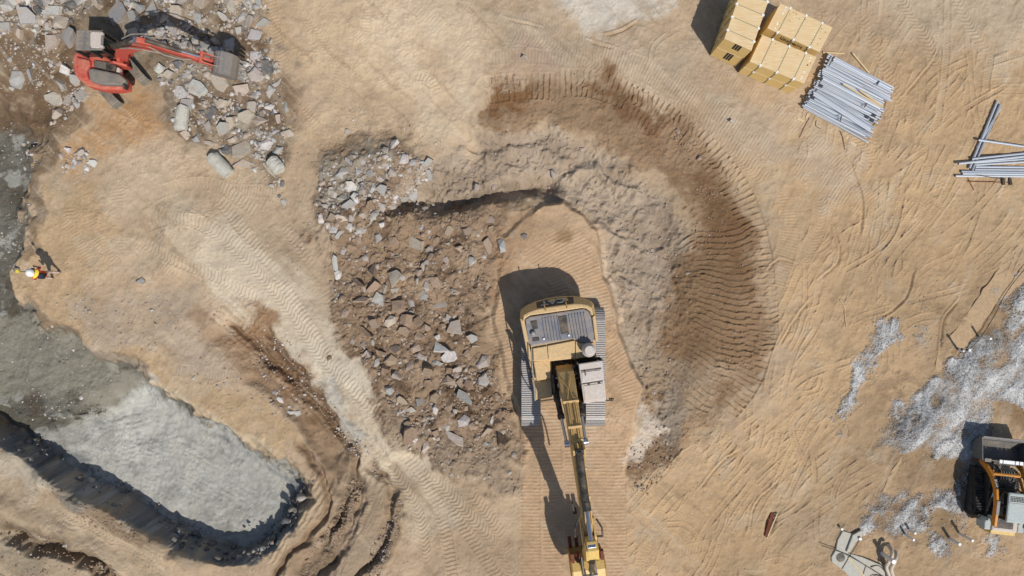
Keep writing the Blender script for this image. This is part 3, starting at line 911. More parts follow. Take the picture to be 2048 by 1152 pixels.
# the yellow excavator's own bars on its pad
for pts in ([(1062, 1250), (1060, 1000), (1064, 850), (1062, 640)], [(1108, 1250), (1104, 1000), (1102, 860), (1098, 700)], [(1152, 1250), (1150, 980), (1146, 860)], [(1236, 1250), (1232, 1000), (1228, 860)], [(1196, 1250), (1193, 1000), (1190, 850), (1190, 640)],
            [(1212, 660), (1188, 560), (1140, 450)], [(1170, 640), (1150, 550), (1100, 450)], [(1130, 640), (1110, 560), (1062, 480)], [(1040, 850), (1022, 740), (1000, 650), (985, 610)], [(1010, 720), (990, 660), (970, 610)],
            [(1208, 680), (1250, 750), (1275, 830)], [(1226, 690), (1270, 760)]):
    track(pts, 0.98, 0.168, 0.016, 'bar', 0.5, 0.25, z=0.3, keep=0.95)
# long ruts across the benches at lower left and scrape lines on the grey floor
for pts, n_, a_, pt in (([(90, 985), (240, 1060), (400, 1150)], 1.2, 0.012, 0.19), ([(620, 1200), (670, 1090), (720, 990), (740, 930)], 1.1, 0.03, 0.3), ([(520, 1200), (580, 1090), (640, 990), (670, 930)], 1.0, 0.028, 0.26), ([(150, 900), (330, 880), (520, 1000)], 2.6, 0.010, 0.3), ([(130, 880), (300, 960), (470, 1060)], 1.8, 0.010, 0.26),
                        ([(830, 20), (900, 180), (970, 320)], 0.8, 0.006, 0.25)):
    w, lat, alo, L = line(pts, n_)
    D[w] += np.where(np.abs(lat) < n_, a_ * np.cos(lat * 2 * np.pi / pt + 2.5 * MID[w]) * smooth((n_ - np.abs(lat)) / 0.4) * smooth(0.6 + MID[w]) * smooth(alo / 0.8) * smooth((L - alo) / 0.8), 0).astype(np.float32)
# loose clods everywhere, more where the soil is torn
torn = np.clip(0.35 + 0.5 * PATCH + 0.4 * MID, 0.05, 1) * 0.35 + np.clip(0.9 * mRUB + 0.8 * mG2 * (1 - mPAD) + 0.7 * mARC + 0.5 * wl + 0.5 * mBRN, 0, 1)
D += (torn * ((0.06 + 0.05 * mRUB) * np.maximum(vn(0.15, 41) - 0.28, 0) + 0.09 * np.maximum(vn(0.27, 43) - 0.42, 0) + 0.03 * np.maximum(vn(0.08, 45) - 0.2, 0))).astype(np.float32)
D += (mG2 * (1 - mPAD) * (0.22 * np.maximum(vn(0.42, 141) - 0.3, 0) + 0.16 * np.maximum(vn(0.22, 143) - 0.35, 0)) + mRUB * 0.2 * np.maximum(vn(0.4, 145) - 0.25, 0)).astype(np.float32)
D += (mPIT * (0.02 * np.abs(vn(0.5, 47)) + 0.03 * np.maximum(vn(0.2, 49) - 0.4, 0)) + mLOW * 0.02 * np.abs(vn(0.35, 48))).astype(np.float32)
# cracks and small bluffs along tread edges
for pts, d_ in (([(1010, 35), (1040, 45), (1080, 55)], .05), ([(1215, 70), (1245, 62), (1272, 45)], .09), ([(1175, 80), (1230, 100)], .05), ([(1535, 545), (1560, 520), (1590, 530)], .05), ([(1810, 190), (1870, 120), (1880, 90)], .05), ([(1700, 330), (1725, 400), (1720, 470)], .05),
                ([(1640, 560), (1680, 515), (1670, 450)], .06), ([(1560, 690), (1590, 640), (1620, 600)], .05), ([(1500, 1060), (1510, 1010), (1560, 960)], .06), ([(1830, 540), (1810, 600), (1760, 640)], .05), ([(1880, 700), (1890, 640), (1920, 600)], .08), ([(1400, 980), (1440, 930), (1480, 900)], .05)):
    w, lat, alo, L = line(pts, 0.25, 0, 0.05)
    D[w] -= np.where(np.abs(lat) < 0.24, d_ * np.exp(-(lat / 0.06) ** 2) * smooth(alo / 0.3) * smooth((L - alo) / 0.3) - 0.6 * d_ * np.exp(-((lat - 0.11) / 0.05) ** 2), 0).astype(np.float32)
far = smooth(np.maximum((np.abs(X) - 26.3) / 1.5, (np.abs(Y) - 15.3) / 1.5))
Z = (Z * (1 - far) + 0.25 * PATCH * far * smooth(2 - np.hypot(X, Y) / 60)).astype(np.float32)
C[:] = C * (1 - far[..., None]) + np.array(lin(184, 156, 122), np.float32) * far[..., None]
near = (np.abs(X) < 26.2) & (np.abs(Y) < 15.2)
ZT = (Z + np.where(near, D, 0)).astype(np.float32)

me = bpy.data.meshes.new("ground")
nv, nf = NX * NY, (NX - 1) * (NY - 1)
co = np.empty((nv, 3), np.float32)
co[:, 0], co[:, 1], co[:, 2] = X.ravel(), Y.ravel(), ZT.ravel()
me.vertices.add(nv)
me.vertices.foreach_set("co", co.ravel())
idx = np.arange(nv, dtype=np.int32).reshape(NY, NX)
quad = np.stack([idx[:-1, :-1], idx[:-1, 1:], idx[1:, 1:], idx[1:, :-1]], -1).reshape(-1, 4)
me.loops.add(nf * 4)
me.loops.foreach_set("vertex_index", quad.ravel())
me.polygons.add(nf)
me.polygons.foreach_set("loop_start", np.arange(0, nf * 4, 4, dtype=np.int32))
me.update(calc_edges=True)
me.polygons.foreach_set("use_smooth", np.ones(nf, bool))
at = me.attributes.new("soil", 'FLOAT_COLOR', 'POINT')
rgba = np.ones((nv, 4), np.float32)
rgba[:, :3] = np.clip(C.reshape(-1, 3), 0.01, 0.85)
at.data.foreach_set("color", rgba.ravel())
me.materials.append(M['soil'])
ground = bpy.data.objects.new("ground", me)
COL.objects.link(ground)
tag(ground, "broken tan site ground with tracks, mud and gravel", "ground", kind='structure')


def gz(x, y):
    i = int(np.clip(np.searchsorted(xs, x) - 1, 0, NX - 2))
    j = int(np.clip(np.searchsorted(ys, y) - 1, 0, NY - 2))
    fx, fy = (x - xs[i]) / (xs[i + 1] - xs[i]), (y - ys[j]) / (ys[j + 1] - ys[j])
    return float((Z[j, i] * (1 - fx) + Z[j, i + 1] * fx) * (1 - fy) + (Z[j + 1, i] * (1 - fx) + Z[j + 1, i + 1] * fx) * fy)


def G(px, py, dz=0.0):
    """world point on the ground seen at a photo pixel"""
    z = 0.0
    for _ in range(4):
        x, y = P(px, py, z)
        z = gz(x, y)
    return Vector((*P(px, py, z), z + dz))
# ------------------------------------------------------------------ yellow crawler excavator
def frame(px, py, z, deg):
    """(matrix, function px,py,z -> local x,y) of a frame standing at that plan position"""
    x, y = P(px, py, z)
    mtx = rotz((x, y, 0), deg)
    inv = mtx.inverted()

    def to(a, b_, zz):
        q = inv @ Vector((*P(a, b_, zz), 0))
        return (q.x, q.y)
    return mtx, to


def stadium(cy, half, zc, r, n=10):
    """closed side outline (y, z) of a track loop"""
    q = [(cy + half - r + r * math.sin(t), zc + r * math.cos(t)) for t in [math.pi * i / n for i in range(n + 1)]]
    q += [(cy - half + r - r * math.sin(t), zc - r * math.cos(t)) for t in [math.pi * i / n for i in range(n + 1)]]
    return q


def loop_points(out, step):
    q = [np.array(p) for p in out] + [np.array(out[0])]
    res, carry = [], 0.0
    for a, b_ in zip(q, q[1:]):
        l = np.linalg.norm(b_ - a)
        if l < 1e-9: continue
        d = (b_ - a) / l
        t = carry
        while t < l:
            res.append((a + d * t, d))
            t += step
        carry = t - l
    return res


def crawler(mb, x0, w, cy, half, zc, r, pitch, bar, th):
    """track belt with grouser bars; belt is a closed ring"""
    out = stadium(cy, half, zc, r)
    inn = stadium(cy, half - 0.06, zc, r - 0.06)
    n = len(out)
    vs, fs = [], []
    for x in (x0 - w / 2, x0 + w / 2):
        vs += [(x, y, z) for y, z in out] + [(x, y, z) for y, z in inn]
    for i in range(n):
        j = (i + 1) % n
        fs += [(i, j, 2 * n + j, 2 * n + i), (n + i, 3 * n + i, 3 * n + j, n + j), (i, n + i, n + j, j), (2 * n + i, 2 * n + j, 3 * n + j, 3 * n + i)]
    mb.add(vs, fs)
    for p, d in loop_points(out, pitch):
        nrm = np.array((-d[1], d[0]))
        c = p + nrm * (th / 2)
        e, f = d * bar / 2, nrm * th / 2
        c4 = [c - e - f, c + e - f, c + e * 0.7 + f, c - e * 0.7 + f]
        mb.loft([[(x, q[0], q[1]) for q in c4] for x in (x0 - w / 2, x0 + w / 2)])
    return mb


def text_bits(txt, size, mtx, depth, name, mat, parent, font_shear=0.0, bold=0.0):
    cu = bpy.data.curves.new("letters", 'FONT')
    cu.body = txt
    cu.size = size
    cu.align_x = 'CENTER'
    cu.align_y = 'CENTER'
    cu.extrude = depth
    cu.shear = font_shear
    cu.offset = bold
    t = bpy.data.objects.new("letters", cu)
    COL.objects.link(t)
    bpy.context.view_layer.update()
    me = bpy.data.meshes.new_from_object(t.evaluated_get(bpy.context.evaluated_depsgraph_get()))
    bpy.data.objects.remove(t)
    bpy.data.curves.remove(cu)
    off = ORG[parent.name]
    me.transform(Matrix.Translation(-off) @ mtx)
    me.name = name
    me.materials.clear()
    me.materials.append(M[mat])
    o = bpy.data.objects.new(name, me)
    COL.objects.link(o)
    o.parent = parent
    ORG[o.name] = off
    return o


def plane_mtx(o, u, v):
    """matrix taking text xy to a plane with origin o, axes u, v"""
    u, v = Vector(u).normalized(), Vector(v).normalized()
    w_ = u.cross(v).normalized()
    v = w_.cross(u)
    m_ = Matrix((u, v, w_)).transposed().to_4x4()
    m_.translation = o
    return m_


PADZ = 0.3
ET, _ = frame(1123, 729, 0, 0)
EM, EL = frame(1123, 729, 0, 187.5)
ex = empty("crawler_excavator", (ET.translation.x, ET.translation.y, PADZ), "big yellow crawler excavator with raised boom and dusty slate hood in the centre", "excavator")


def lp(pts, z, to=EL):
    return [to(a, b_, z) for a, b_ in pts]


for x in (-1.52, 1.5):
    tr = crawler(MB(ET), x, 0.90, 0, 2.78, PADZ + 0.52, 0.5, 0.104, 0.055, 0.045).build("track", 'track', ex)
    mb = MB(ET)
    mb.prof([(-2.3, PADZ + .3), (2.3, PADZ + .3), (2.5, PADZ + .55), (2.2, PADZ + .8), (-2.2, PADZ + .8), (-2.5, PADZ + .55)], (x, 0.28))
    for k in range(8):
        mb.cyl((x - .3, -2.0 + k * .57, PADZ + .22), (x + .3, -2.0 + k * .57, PADZ + .22), .15)
    mb.build("track_frame", 'dark', tr)
MB(ET).box(-1.1, 1.1, -1.3, 1.3, PADZ + .5, PADZ + 1.0).cyl((0, 0, PADZ + 1.0), (0, 0, PADZ + 1.35), .85, n=28).build("undercarriage", 'dark', ex, 0.03)
mb = MB(EM)
mb.prism(lp([(1046, 640), (1188, 624), (1194, 690), (1196, 716), (1152, 722), (1104, 722), (1106, 796), (1071, 801), (1061, 740)], 2.5), 1.62, 1.95)
mb.prism(lp([(1052, 640), (1184, 624), (1190, 686), (1192, 712), (1152, 716), (1101, 722), (1066, 722)], 2.6), 1.9, 2.72)
mb.build("upper_body", 'yellow', ex, 0.03)
# counterweight: sloping curved rear
mid = [(1040, 642), (1041, 622), (1054, 611), (1072, 603), (1095, 597), (1120, 593), (1146, 592), (1164, 594), (1180, 600), (1187, 607), (1191, 629)]
top = [(1045, 643), (1047, 630), (1058, 624), (1074, 618.5), (1096, 615), (1120, 611.5), (1148, 608), (1163, 608), (1174, 610), (1183, 615), (1187, 630)]
inn = [(1049, 643), (1050, 637), (1060, 631), (1076, 628.5), (1096, 626), (1120, 622.5), (1148, 618.5), (1163, 616), (1172, 617), (1179, 622), (1183, 631)]
r0 = [(*EL(a, b_, 2.2), 1.5) for a, b_ in mid]
r1 = [(*EL(a, b_, 2.2), 2.2) for a, b_ in mid]
r2 = [(*EL(a, b_, 3.0), 3.0) for a, b_ in top]
r3 = [(*EL(a, b_, 3.0), 3.02) for a, b_ in inn]
r4 = [(x, y, 1.5) for x, y, z in r3]
mb = MB(EM)
n_ = len(mid)
rings = [r0, r1, r2, r3, r4]
vs = [p for r in rings for p in r]
fs = [(k * n_ + i, k * n_ + i + 1, (k + 1) % 5 * n_ + i + 1, (k + 1) % 5 * n_ + i) for k in range(5) for i in range(n_ - 1)]
fs += [tuple(k * n_ for k in range(5)), tuple(k * n_ + n_ - 1 for k in range(4, -1, -1))]
mb.add(vs, fs)
cw = mb.build("counterweight", 'yellow', ex, 0.06)
# dark panel and lettering on the sloping rear face
mb = MB(EM)
i0, i1 = 3, 6
nrm = Vector((0, -0.62, 0.78))
pan = [[Vector(r1[i]).lerp(Vector(r2[i]), 0.12) + nrm * d for i in range(i0, i1 + 1)] + [Vector(r1[i]).lerp(Vector(r2[i]), 0.93) + nrm * d for i in range(i1, i0 - 1, -1)] for d in (-0.03, 0.02)]
mb.loft(pan)
mb.build("rear_panel", 'dark', cw)
a_, b_ = Vector(r1[4]).lerp(Vector(r2[4]), 0.5), Vector(r1[5]).lerp(Vector(r2[5]), 0.5)
o_ = EM @ ((Vector(r1[4]) + Vector(r2[4]) + Vector(r1[5]) + Vector(r2[5])) / 4 + nrm * 0.035 + Vector((0.05, 0, 0)))
u_ = (EM.to_3x3() @ (b_ - a_)).normalized()
if u_.x < 0: u_ = -u_
v_ = (EM.to_3x3() @ (Vector(r2[5]) - Vector(r1[5]))).normalized()
text_bits("CAT", 0.56, plane_mtx(o_, -u_, v_), 0.012, "lettering", 'loader_grey', cw, 0, 0.012)
tri = MB(plane_mtx(o_ + (EM.to_3x3() @ nrm) * 0.01, -u_, v_)).prism([(-0.16, -0.2), (0.16, -0.2), (0, 0.02)], 0, 0.02).build("emblem", 'yellow_clean', cw)
for a, b_ in ((1089, 615), (1132, 609)):
    q = EL(a, b_, 3.06)
    MB(EM).tube([(q[0] - .03, q[1] + .16, 3.0), (q[0] - .03, q[1] + .12, 3.1), (q[0], q[1] - .1, 3.1), (q[0], q[1] - .14, 3.0)], .022).build("lifting_eye", 'ochre', cw)
# ribbed slate hood
hood_px = [(1050, 638), (1060, 633), (1168, 617), (1178, 622), (1183, 635), (1189, 672), (1187, 683), (1176, 686), (1162, 685), (1152, 678), (1135, 679), (1064, 692), (1055, 686)]
hd = MB(EM).prism(lp(hood_px, 2.86), 2.6, 2.86).build("hood", 'hood', ex, 0.05)
mb = MB(EM)
for k in range(19):
    t = 0.03 + k * 0.05
    if 0.48 < t < 0.66 or t < 0.2: continue
    a = EL(1058 + t * 118, 640 - t * 16.5, 2.9)
    c = EL(1064 + t * 122, 684 - t * 8, 2.9)
    if t > 0.72: c = EL(1064 + t * 122, 679, 2.9)
    mb.bar((*a, 2.885), (*c, 2.885), 0.05, 0.06)
mb.build("hood_rib", 'hood', hd, 0.01)
mb = MB(EM)
mb.prism(lp([(1117, 634), (1133, 631.5), (1138, 666), (1121, 669)], 2.9), 2.85, 2.91)
mb.build("hood_vent", 'dark', hd)
MB(EM).prism(lp([(1061, 643), (1074, 641), (1076, 657), (1066, 659)], 2.9), 2.85, 2.9).build("hood_vent", 'dark', hd)
MB(EM).prism(lp([(1065, 676), (1078, 674.5), (1079, 681), (1066, 683)], 2.9), 2.85, 2.9).build("hood_vent", 'dark', hd)
q = EL(1067, 668, 3.0)
MB(EM).cyl((*q, 2.84), (*q, 3.0), .1).cyl((*q, 3.0), (*q, 3.06), .13, .07).build("filler_cap", 'steel', hd)
for a, b_ in ((1088, 678), (1138, 671)):
    q = EL(a, b_, 2.9)
    MB(EM).cyl((*q, 2.84), (*q, 2.93), .045, n=10).build("hood_latch", 'white', hd)
for pts, x_ in (([(1040, 637), (1048, 637), (1065, 722), (1057, 722)], 0), ([(1184, 634), (1190, 628), (1197, 682), (1190, 682)], 1)):
    MB(EM).prism(lp(pts, 2.8), 1.7, 2.9).build("side_panel", 'yellow', ex, 0.04)
for pts in ([(1066, 697), (1094, 692), (1096, 719), (1067, 722)], [(1095.3, 691.6), (1150, 681), (1150, 712.5), (1097, 718.6)], [(1151.5, 682), (1161, 687), (1187, 685.5), (1191, 690), (1192, 712), (1151.5, 717)]):
    MB(EM).prism(lp(pts, 2.84), 2.65, 2.84).build("deck_plate", 'yellow', ex, 0.02)
MB(EM).prism(lp([(1067, 723), (1100, 719.5), (1102, 757), (1073, 762)], 2.45), 1.7, 2.45).build("fuel_tank", 'yellow', ex, 0.04)
MB(EM).prism(lp([(1070, 763.5), (1102, 758), (1105, 794), (1071, 800)], 2.0), 1.5, 2.0).box(0.62, 1.36, 1.25, 1.32, 2.0, 2.06).build("tool_box", 'yellow', ex, 0.03)
# hand rail and filters along the machine's outer side
hr = [EL(1063, 698, 3.3), EL(1064, 730, 3.3), EL(1067, 760, 3.1), EL(1070, 800, 2.6)]
mb = MB(EM).tube([(*hr[0], 2.8), (*hr[0], 3.3), (*hr[1], 3.3), (*hr[2], 3.1), (*hr[3], 2.7), (*hr[3], 1.8)], .03)
for h_ in hr[1:3]: mb.tube([(*h_, 2.3), (*h_, 3.25)], .024)
mb.build("hand_rail", 'steel', ex)
mb = MB(EM)
for a, b_, r_ in ((1061, 703, .09), (1061, 716, .13), (1063, 742, .08), (1066, 752, .10), (1058, 741, .06)):
    q = EL(a, b_, 2.8)
    mb.cyl((*q, 2.3), (*q, 2.85), r_, n=12)
mb.build("service_valve", 'dark', ex)
q = EL(1179, 701, 3.5)
MB(EM).cyl((*q, 2.75), (*q, 3.15), .2, n=24).cyl((*q, 3.12), (*q, 3.3), .31, .31, 28).cyl((*q, 3.3), (*q, 3.5), .30, .2, 28).build("air_cleaner", 'cab_grey', ex, 0.02)
q = EL(1139, 706, 3.2)
r_hose = random.Random(12)
# boom well
mb = MB(EM)
mb.prism(lp([(1104, 722), (1151, 716), (1158, 800), (1112, 800)], 2.0), 1.5, 1.66)
for x in (-0.55, 0.62):
    mb.prof([(0.1, 1.6), (1.5, 1.6), (1.3, 2.2), (.5, 2.6), (.1, 2.6)], (x, .05))
mb.build("boom_bracket", 'dark', ex)
mb = MB(EM)
for k, (x0, x1, z_) in enumerate(((-.35, -.2, 2.5), (-.2, .1, 2.65), (0, .2, 2.5), (.25, .05, 2.75), (.4, .3, 2.45), (-.45, .35, 2.85))):
    mb.tube([(x0, -.05, 2.2), (x0, .15, z_), (x1, .45, z_ + .1), (x1, .8, 2.7)], .035)
mb.build("hydraulic_hose", 'hose', ex)
MB(EM).tube([(-.5, .35, 2.7), (-.1, .42, 2.95), (.5, .2, 2.9)], .035).build("hydraulic_hose", 'steel', ex)
mb = MB(EM)
for k in range(9):
    x = -.42 + k * .105
    mb.tube([(x, -.2, 2.0), (x + r_hose.uniform(-.05, .05), .05, 2.3 + r_hose.uniform(0, .25)), (x * .9, .35, 2.45 + r_hose.uniform(0, .2)), (x * .8, .7, 2.2)], .026)
mb.build("hydraulic_hose", 'black', ex)
mb = MB(EM)
for x, y, r_, h_ in ((-.38, -.12, .09, 2.35), (-.15, -.15, .12, 2.3), (.12, -.12, .08, 2.45), (.34, -.1, .11, 2.3)):
    mb.cyl((x, y, 1.6), (x, y, h_), r_, n=12)
mb.build("valve_block", 'steel', ex)
# cab
cabp = [(1157, 728), (1205, 721), (1213, 801), (1168, 807)]
cb = MB(EM).prism(lp(cabp, 3.5), 1.65, 2.35).build("cab", 'yellow', ex, 0.03)
c4 = lp(cabp, 3.5)
cx_, cy_ = sum(p[0] for p in c4) / 4, sum(p[1] for p in c4) / 4
c4i = [(cx_ + (x - cx_) * .96, cy_ + (y - cy_) * .97) for x, y in c4]
MB(EM).prism(c4i, 2.35, 3.36).build("cab_glass", 'glass', cb)
mb = MB(EM)
for i in range(4):
    mb.tube([(*c4[i], 2.3), (*c4[i], 3.4)], .055)
    mb.bar((*c4[i], 2.37), (*c4[(i + 1) % 4], 2.37), .07, .07)
mid_ = [((c4[0][0] + c4[3][0]) / 2, (c4[0][1] + c4[3][1]) / 2), ((c4[1][0] + c4[2][0]) / 2, (c4[1][1] + c4[2][1]) / 2)]
for q in mid_: mb.tube([(*q, 2.3), (*q, 3.4)], .05)
mb.build("cab_pillar", 'dark', cb)
rf = MB(EM).prism(lp(cabp, 3.5), 3.36, 3.50).build("cab_roof", 'cab_grey', cb, 0.04)
mb = MB(EM)
for pts in ([(1162, 741), (1202, 735.5), (1203, 738), (1162, 743.5)], [(1164, 767.5), (1206, 761), (1206, 763), (1164, 769.5)]):
    mb.prism(lp(pts, 3.53), 3.49, 3.52)
mb.build("roof_seam", 'dark', rf)
mb = MB(EM)
mb.prism(lp([(1163, 745), (1201, 740), (1205, 758), (1165, 764)], 3.53), 3.49, 3.535)
mb.prism(lp([(1167, 772), (1206, 766), (1210, 797), (1170, 802)], 3.53), 3.49, 3.53)
mb.build("roof_hatch", 'cab_grey', rf, 0.015)
mb = MB(EM)
mb.prism(lp([(1169, 742), (1171, 741.6), (1172.5, 751), (1170.5, 751.5)], 3.6), 3.53, 3.58)
for a, b_ in ((1176, 769), (1197, 766)):
    mb.prism(lp([(a, b_), (a + 4, b_ - .5), (a + 4.4, b_ + 2), (a + .4, b_ + 2.5)], 3.6), 3.5, 3.57)
mb.build("hatch_handle", 'dark', rf)
q0, q1 = EL(1212, 800, 3.0), EL(1224, 800, 3.0)
MB(EM).tube([(*q0, 3.1), (*q1, 3.15), (*q1, 2.9)], .025).box(q1[0] - .1, q1[0] + .1, q1[1] - .05, q1[1] + .02, 2.7, 3.0).build("mirror", 'dark', cb)

# boom, stick, bucket
bx, by = P(1130, 745, 2.4)
BM_ = rotz((bx, by, 0), 186.7)
UP = [(-.35, 2.45), (-.1, 2.85), (.35, 3.3), (1.0, 3.95), (1.9, 4.7), (3.1, 5.25), (4.6, 5.55), (6.1, 5.55), (6.6, 5.35)]
LOWP = [(6.6, 5.05), (6.1, 4.95), (4.6, 4.9), (3.3, 4.5), (2.2, 3.85), (1.2, 2.95), (.4, 2.15), (0, 2.0), (-.3, 2.15)]
bw = lambda y: float(np.interp(y, [-.4, .5, 1.9, 3, 7], [.38, .36, .27, .22, .22]))
bo = MB(BM_).prof(UP + LOWP, bw).build("boom", 'boom_yellow', ex, 0.04)
ux, uz = [p[0] for p in UP], [p[1] for p in UP]
uy = lambda y: float(np.interp(y, ux, uz))
mb = MB(BM_)
for k, x in enumerate((-.18, -.10, .10, .17)):
    mb.tube([(x, y, uy(y) + .06) for y in np.arange(.9 + .1 * (k % 2), 5.9, .35)], .035)
mb.tube([(-.15, .15, uy(.15) + .08), (-.02, .5, uy(.5) + .08), (-.13, .95, uy(.95) + .08)], .03)
mb.tube([(.22, .2, uy(.2) + .08), (.02, .55, uy(.55) + .08), (.12, .95, uy(.95) + .08)], .03)
mb.build("hydraulic_line", 'boom_yellow', bo)
for y, h_ in ((1.05, .1), (1.98, .12), (2.5, .1), (3.6, .1), (4.7, .1)):
    MB(BM_).box(-bw(y) - .02, bw(y) + .02, y - .05, y + .05, uy(y) - .02, uy(y) + h_).build("line_clamp", 'boom_yellow', bo)
for x in (-.22, .22): MB(BM_).prof([(2.55, 5.0), (3.1, 5.2), (2.95, 5.62), (2.75, 5.62)], (x, .04)).build("cylinder_bracket", 'boom_yellow', bo, 0.02)
for s_ in (-1, 1):
    a, c = Vector((s_ * .52, .55, 1.9)), Vector((s_ * .40, 2.75, 4.35))
    m_ = a.lerp(c, .58)
    bc = MB(BM_).cyl(a, m_, .13, n=16).cyl(m_ - (c - a).normalized() * .16, m_ + (c - a).normalized() * .02, .16, n=16).build("boom_cylinder", 'black', bo)
    MB(BM_).cyl(m_, c, .065).cyl(c - Vector((.1, 0, 0)), c + Vector((.1, 0, 0)), .14).build("cylinder_rod", 'chrome', bc)
a, m_, c = Vector((0, 2.85, 5.58)), Vector((0, 5.1, 6.05)), Vector((0, 6.42, 6.3))
sc_ = MB(BM_).cyl(a, m_, .15, n=18).cyl(m_ - (m_ - a).normalized() * .35, m_, .175, n=18).cyl(Vector((-.16, 2.82, 5.56)), Vector((.16, 2.82, 5.56)), .12).build("stick_cylinder", 'dark', bo)
MB(BM_).cyl(m_, c, .085).cyl(c - Vector((.15, 0, 0)), c + Vector((.15, 0, 0)), .15).build("cylinder_rod", 'chrome', sc_)
for x in (-.25, .25):
    MB(BM_).prof([(5.6, 5.1), (6.3, 5.0), (6.75, 5.05), (6.75, 5.5), (6.3, 5.72), (5.6, 5.5)], (x, .05)).build("boom_tip_plate", 'boom_yellow', bo, 0.02)
MB(BM_).box(.36, .52, 5.25, 5.5, 5.0, 5.12).box(.48, .52, 5.0, 5.45, 5.0, 5.3).build("work_light", 'dark', bo)
for x, y0_, z0_ in ((-.36, 5.6, 5.6), (.36, 5.5, 5.6)):
    MB(BM_).tube([(x, y0_, z0_), (x * 1.5, y0_ + .35, z0_ + .1), (x * 1.55, y0_ + .8, z0_ - .2), (x * 1.1, y0_ + 1.05, z0_ - .9)], .04).build("hydraulic_hose", 'black', bo)
st = MB(BM_).prof([(6.2, 6.35), (6.55, 6.5), (7.05, 6.05), (7.4, 5.2), (8.35, 3.0), (8.2, 2.75), (7.95, 2.8), (6.7, 4.75), (6.3, 5.2)], .2).build("stick", 'yellow_clean', ex, 0.03)
for x in (-.2, .2):
    MB(BM_).prof([(6.25, 6.2), (6.55, 6.45), (7.1, 6.0), (6.6, 5.6)], (x, .06)).build("stick_ear", 'yellow_clean', st, 0.02)
a, c = Vector((0, 7.25, 5.7)), Vector((0, 8.75, 3.6))
MB(BM_).cyl(a, a.lerp(c, .6), .12).cyl(a.lerp(c, .6), c, .06).build("bucket_cylinder", 'dark', st)
mb = MB(BM_)
for x in (-.28, .28): mb.bar((x, 8.0, 3.3), (x, 8.8, 3.55), .06, .14)
for x in (-.2, .2): mb.bar((x, 8.75, 3.6), (x, 8.75, 2.9), .06, .14)
mb.cyl((-.32, 8.75, 3.58), (.32, 8.75, 3.58), .07)
mb.build("bucket_link", 'steel', st)
OUTB = [(8.3, 2.85), (8.75, 3.02), (9.2, 2.95), (9.62, 2.6), (9.8, 2.05), (9.72, 1.5), (9.4, 1.12), (8.75, .95), (8.4, .95)]
INB = [(8.4, 1.03), (8.75, 1.03), (9.32, 1.2), (9.63, 1.55), (9.7, 2.05), (9.54, 2.52), (9.15, 2.84), (8.75, 2.9), (8.35, 2.74)]
mb = MB(BM_)
BW = .72
for q0, q1, i0_, i1_ in zip(OUTB, OUTB[1:], INB[::-1], INB[::-1][1:]):
    mb.prof([q0, q1, i1_, i0_], BW)
bk = mb.build("bucket", 'yellow_clean', ex)
for x in (-BW - .02, BW + .02):
    MB(BM_).prof(OUTB, (x, .03)).build("bucket_side", 'ochre', bk)
mb = MB(BM_)
for q0, q1 in zip([(9.22, 2.99), (9.66, 2.63), (9.85, 2.05), (9.76, 1.46), (9.42, 1.07), (8.75, .9)], [(9.66, 2.63), (9.85, 2.05), (9.76, 1.46), (9.42, 1.07), (8.75, .9)]):
    mb.bar((0, *q0), (0, *q1), 1.42, .05)
mb.build("wear_plate", 'steel', bk)
mb = MB(BM_)
for x in (-.25, .25): mb.prof([(8.1, 2.75), (8.2, 3.1), (8.9, 3.15), (9.15, 2.95), (8.5, 2.7)], (x, .05))
mb.build("bucket_ear", 'ochre', bk)
for x in (-.62, -.31, 0, .31, .62):
    MB(BM_).prof([(8.42, .92), (8.42, 1.08), (7.95, 1.04), (7.9, .98)], (x, .08)).build("tooth", 'rust', bk)
for x in (-.66, -.42, .42, .66):
    MB(BM_).prof([(8.32, 2.74), (8.4, 2.92), (7.98, 3.0), (7.9, 2.9)], (x, .075)).build("edge_guard", 'rust', bk)
MB(BM_).box(-BW, BW, 8.22, 8.38, 2.68, 2.86).build("bucket_rim", 'dark', bk)

# ------------------------------------------------------------------ red excavator
rz = -0.05
RX, RY = P(236, 148, 0)
rx = empty("compact_excavator", (RX, RY, rz), "red compact excavator with grey bucket digging in broken rock", "excavator")
WP = lambda pts, z: [P(a, b_, z) for a, b_ in pts]
TM = rotz((RX, RY, 0), -140.2)
for x in (-.87, .87):
    tr = crawler(MB(TM), x, .42, 0, 1.42, rz + .38, .33, .11, .06, .03).build("track", 'trackpad', rx)
    MB(TM).prof([(-1.1, rz + .2), (1.1, rz + .2), (1.2, rz + .38), (1.0, rz + .55), (-1.0, rz + .55), (-1.2, rz + .38)], (x, .15)).build("track_frame", 'dark', tr)
MB(TM).box(-.7, .7, -.6, .6, rz + .3, rz + .62).cyl((0, 0, rz + .6), (0, 0, rz + .85), .5, n=20).build("undercarriage", 'dark', rx)
body = [(143, 117), (145, 133), (147, 147), (155, 158), (173, 172), (204, 179), (233, 180), (249, 177), (250, 163), (243, 152), (232, 146), (232, 126), (204, 108), (152, 103), (147, 107)]
bd = MB().prism(WP(body, 1.55), .85, 1.55).build("body", 'red', rx, 0.12)
MB().prism(WP([(150, 112), (178, 119), (179, 131), (172, 140), (176, 158), (166, 160), (156, 150), (151, 135)], 1.75), 1.45, 1.72).build("engine_cover", 'red', bd, 0.08)
MB().prism(WP([(174, 139), (180, 135), (210, 141), (237, 147), (250, 158), (249, 166), (241, 170), (198, 168), (178, 161)], 1.85), 1.5, 1.82).build("hood", 'pad', bd, 0.14)
MB().prism(WP([(244, 166), (247, 165), (248, 175), (244, 176)], 1.9), 1.5, 1.86).build("grab_handle", 'dark', bd, 0.02)
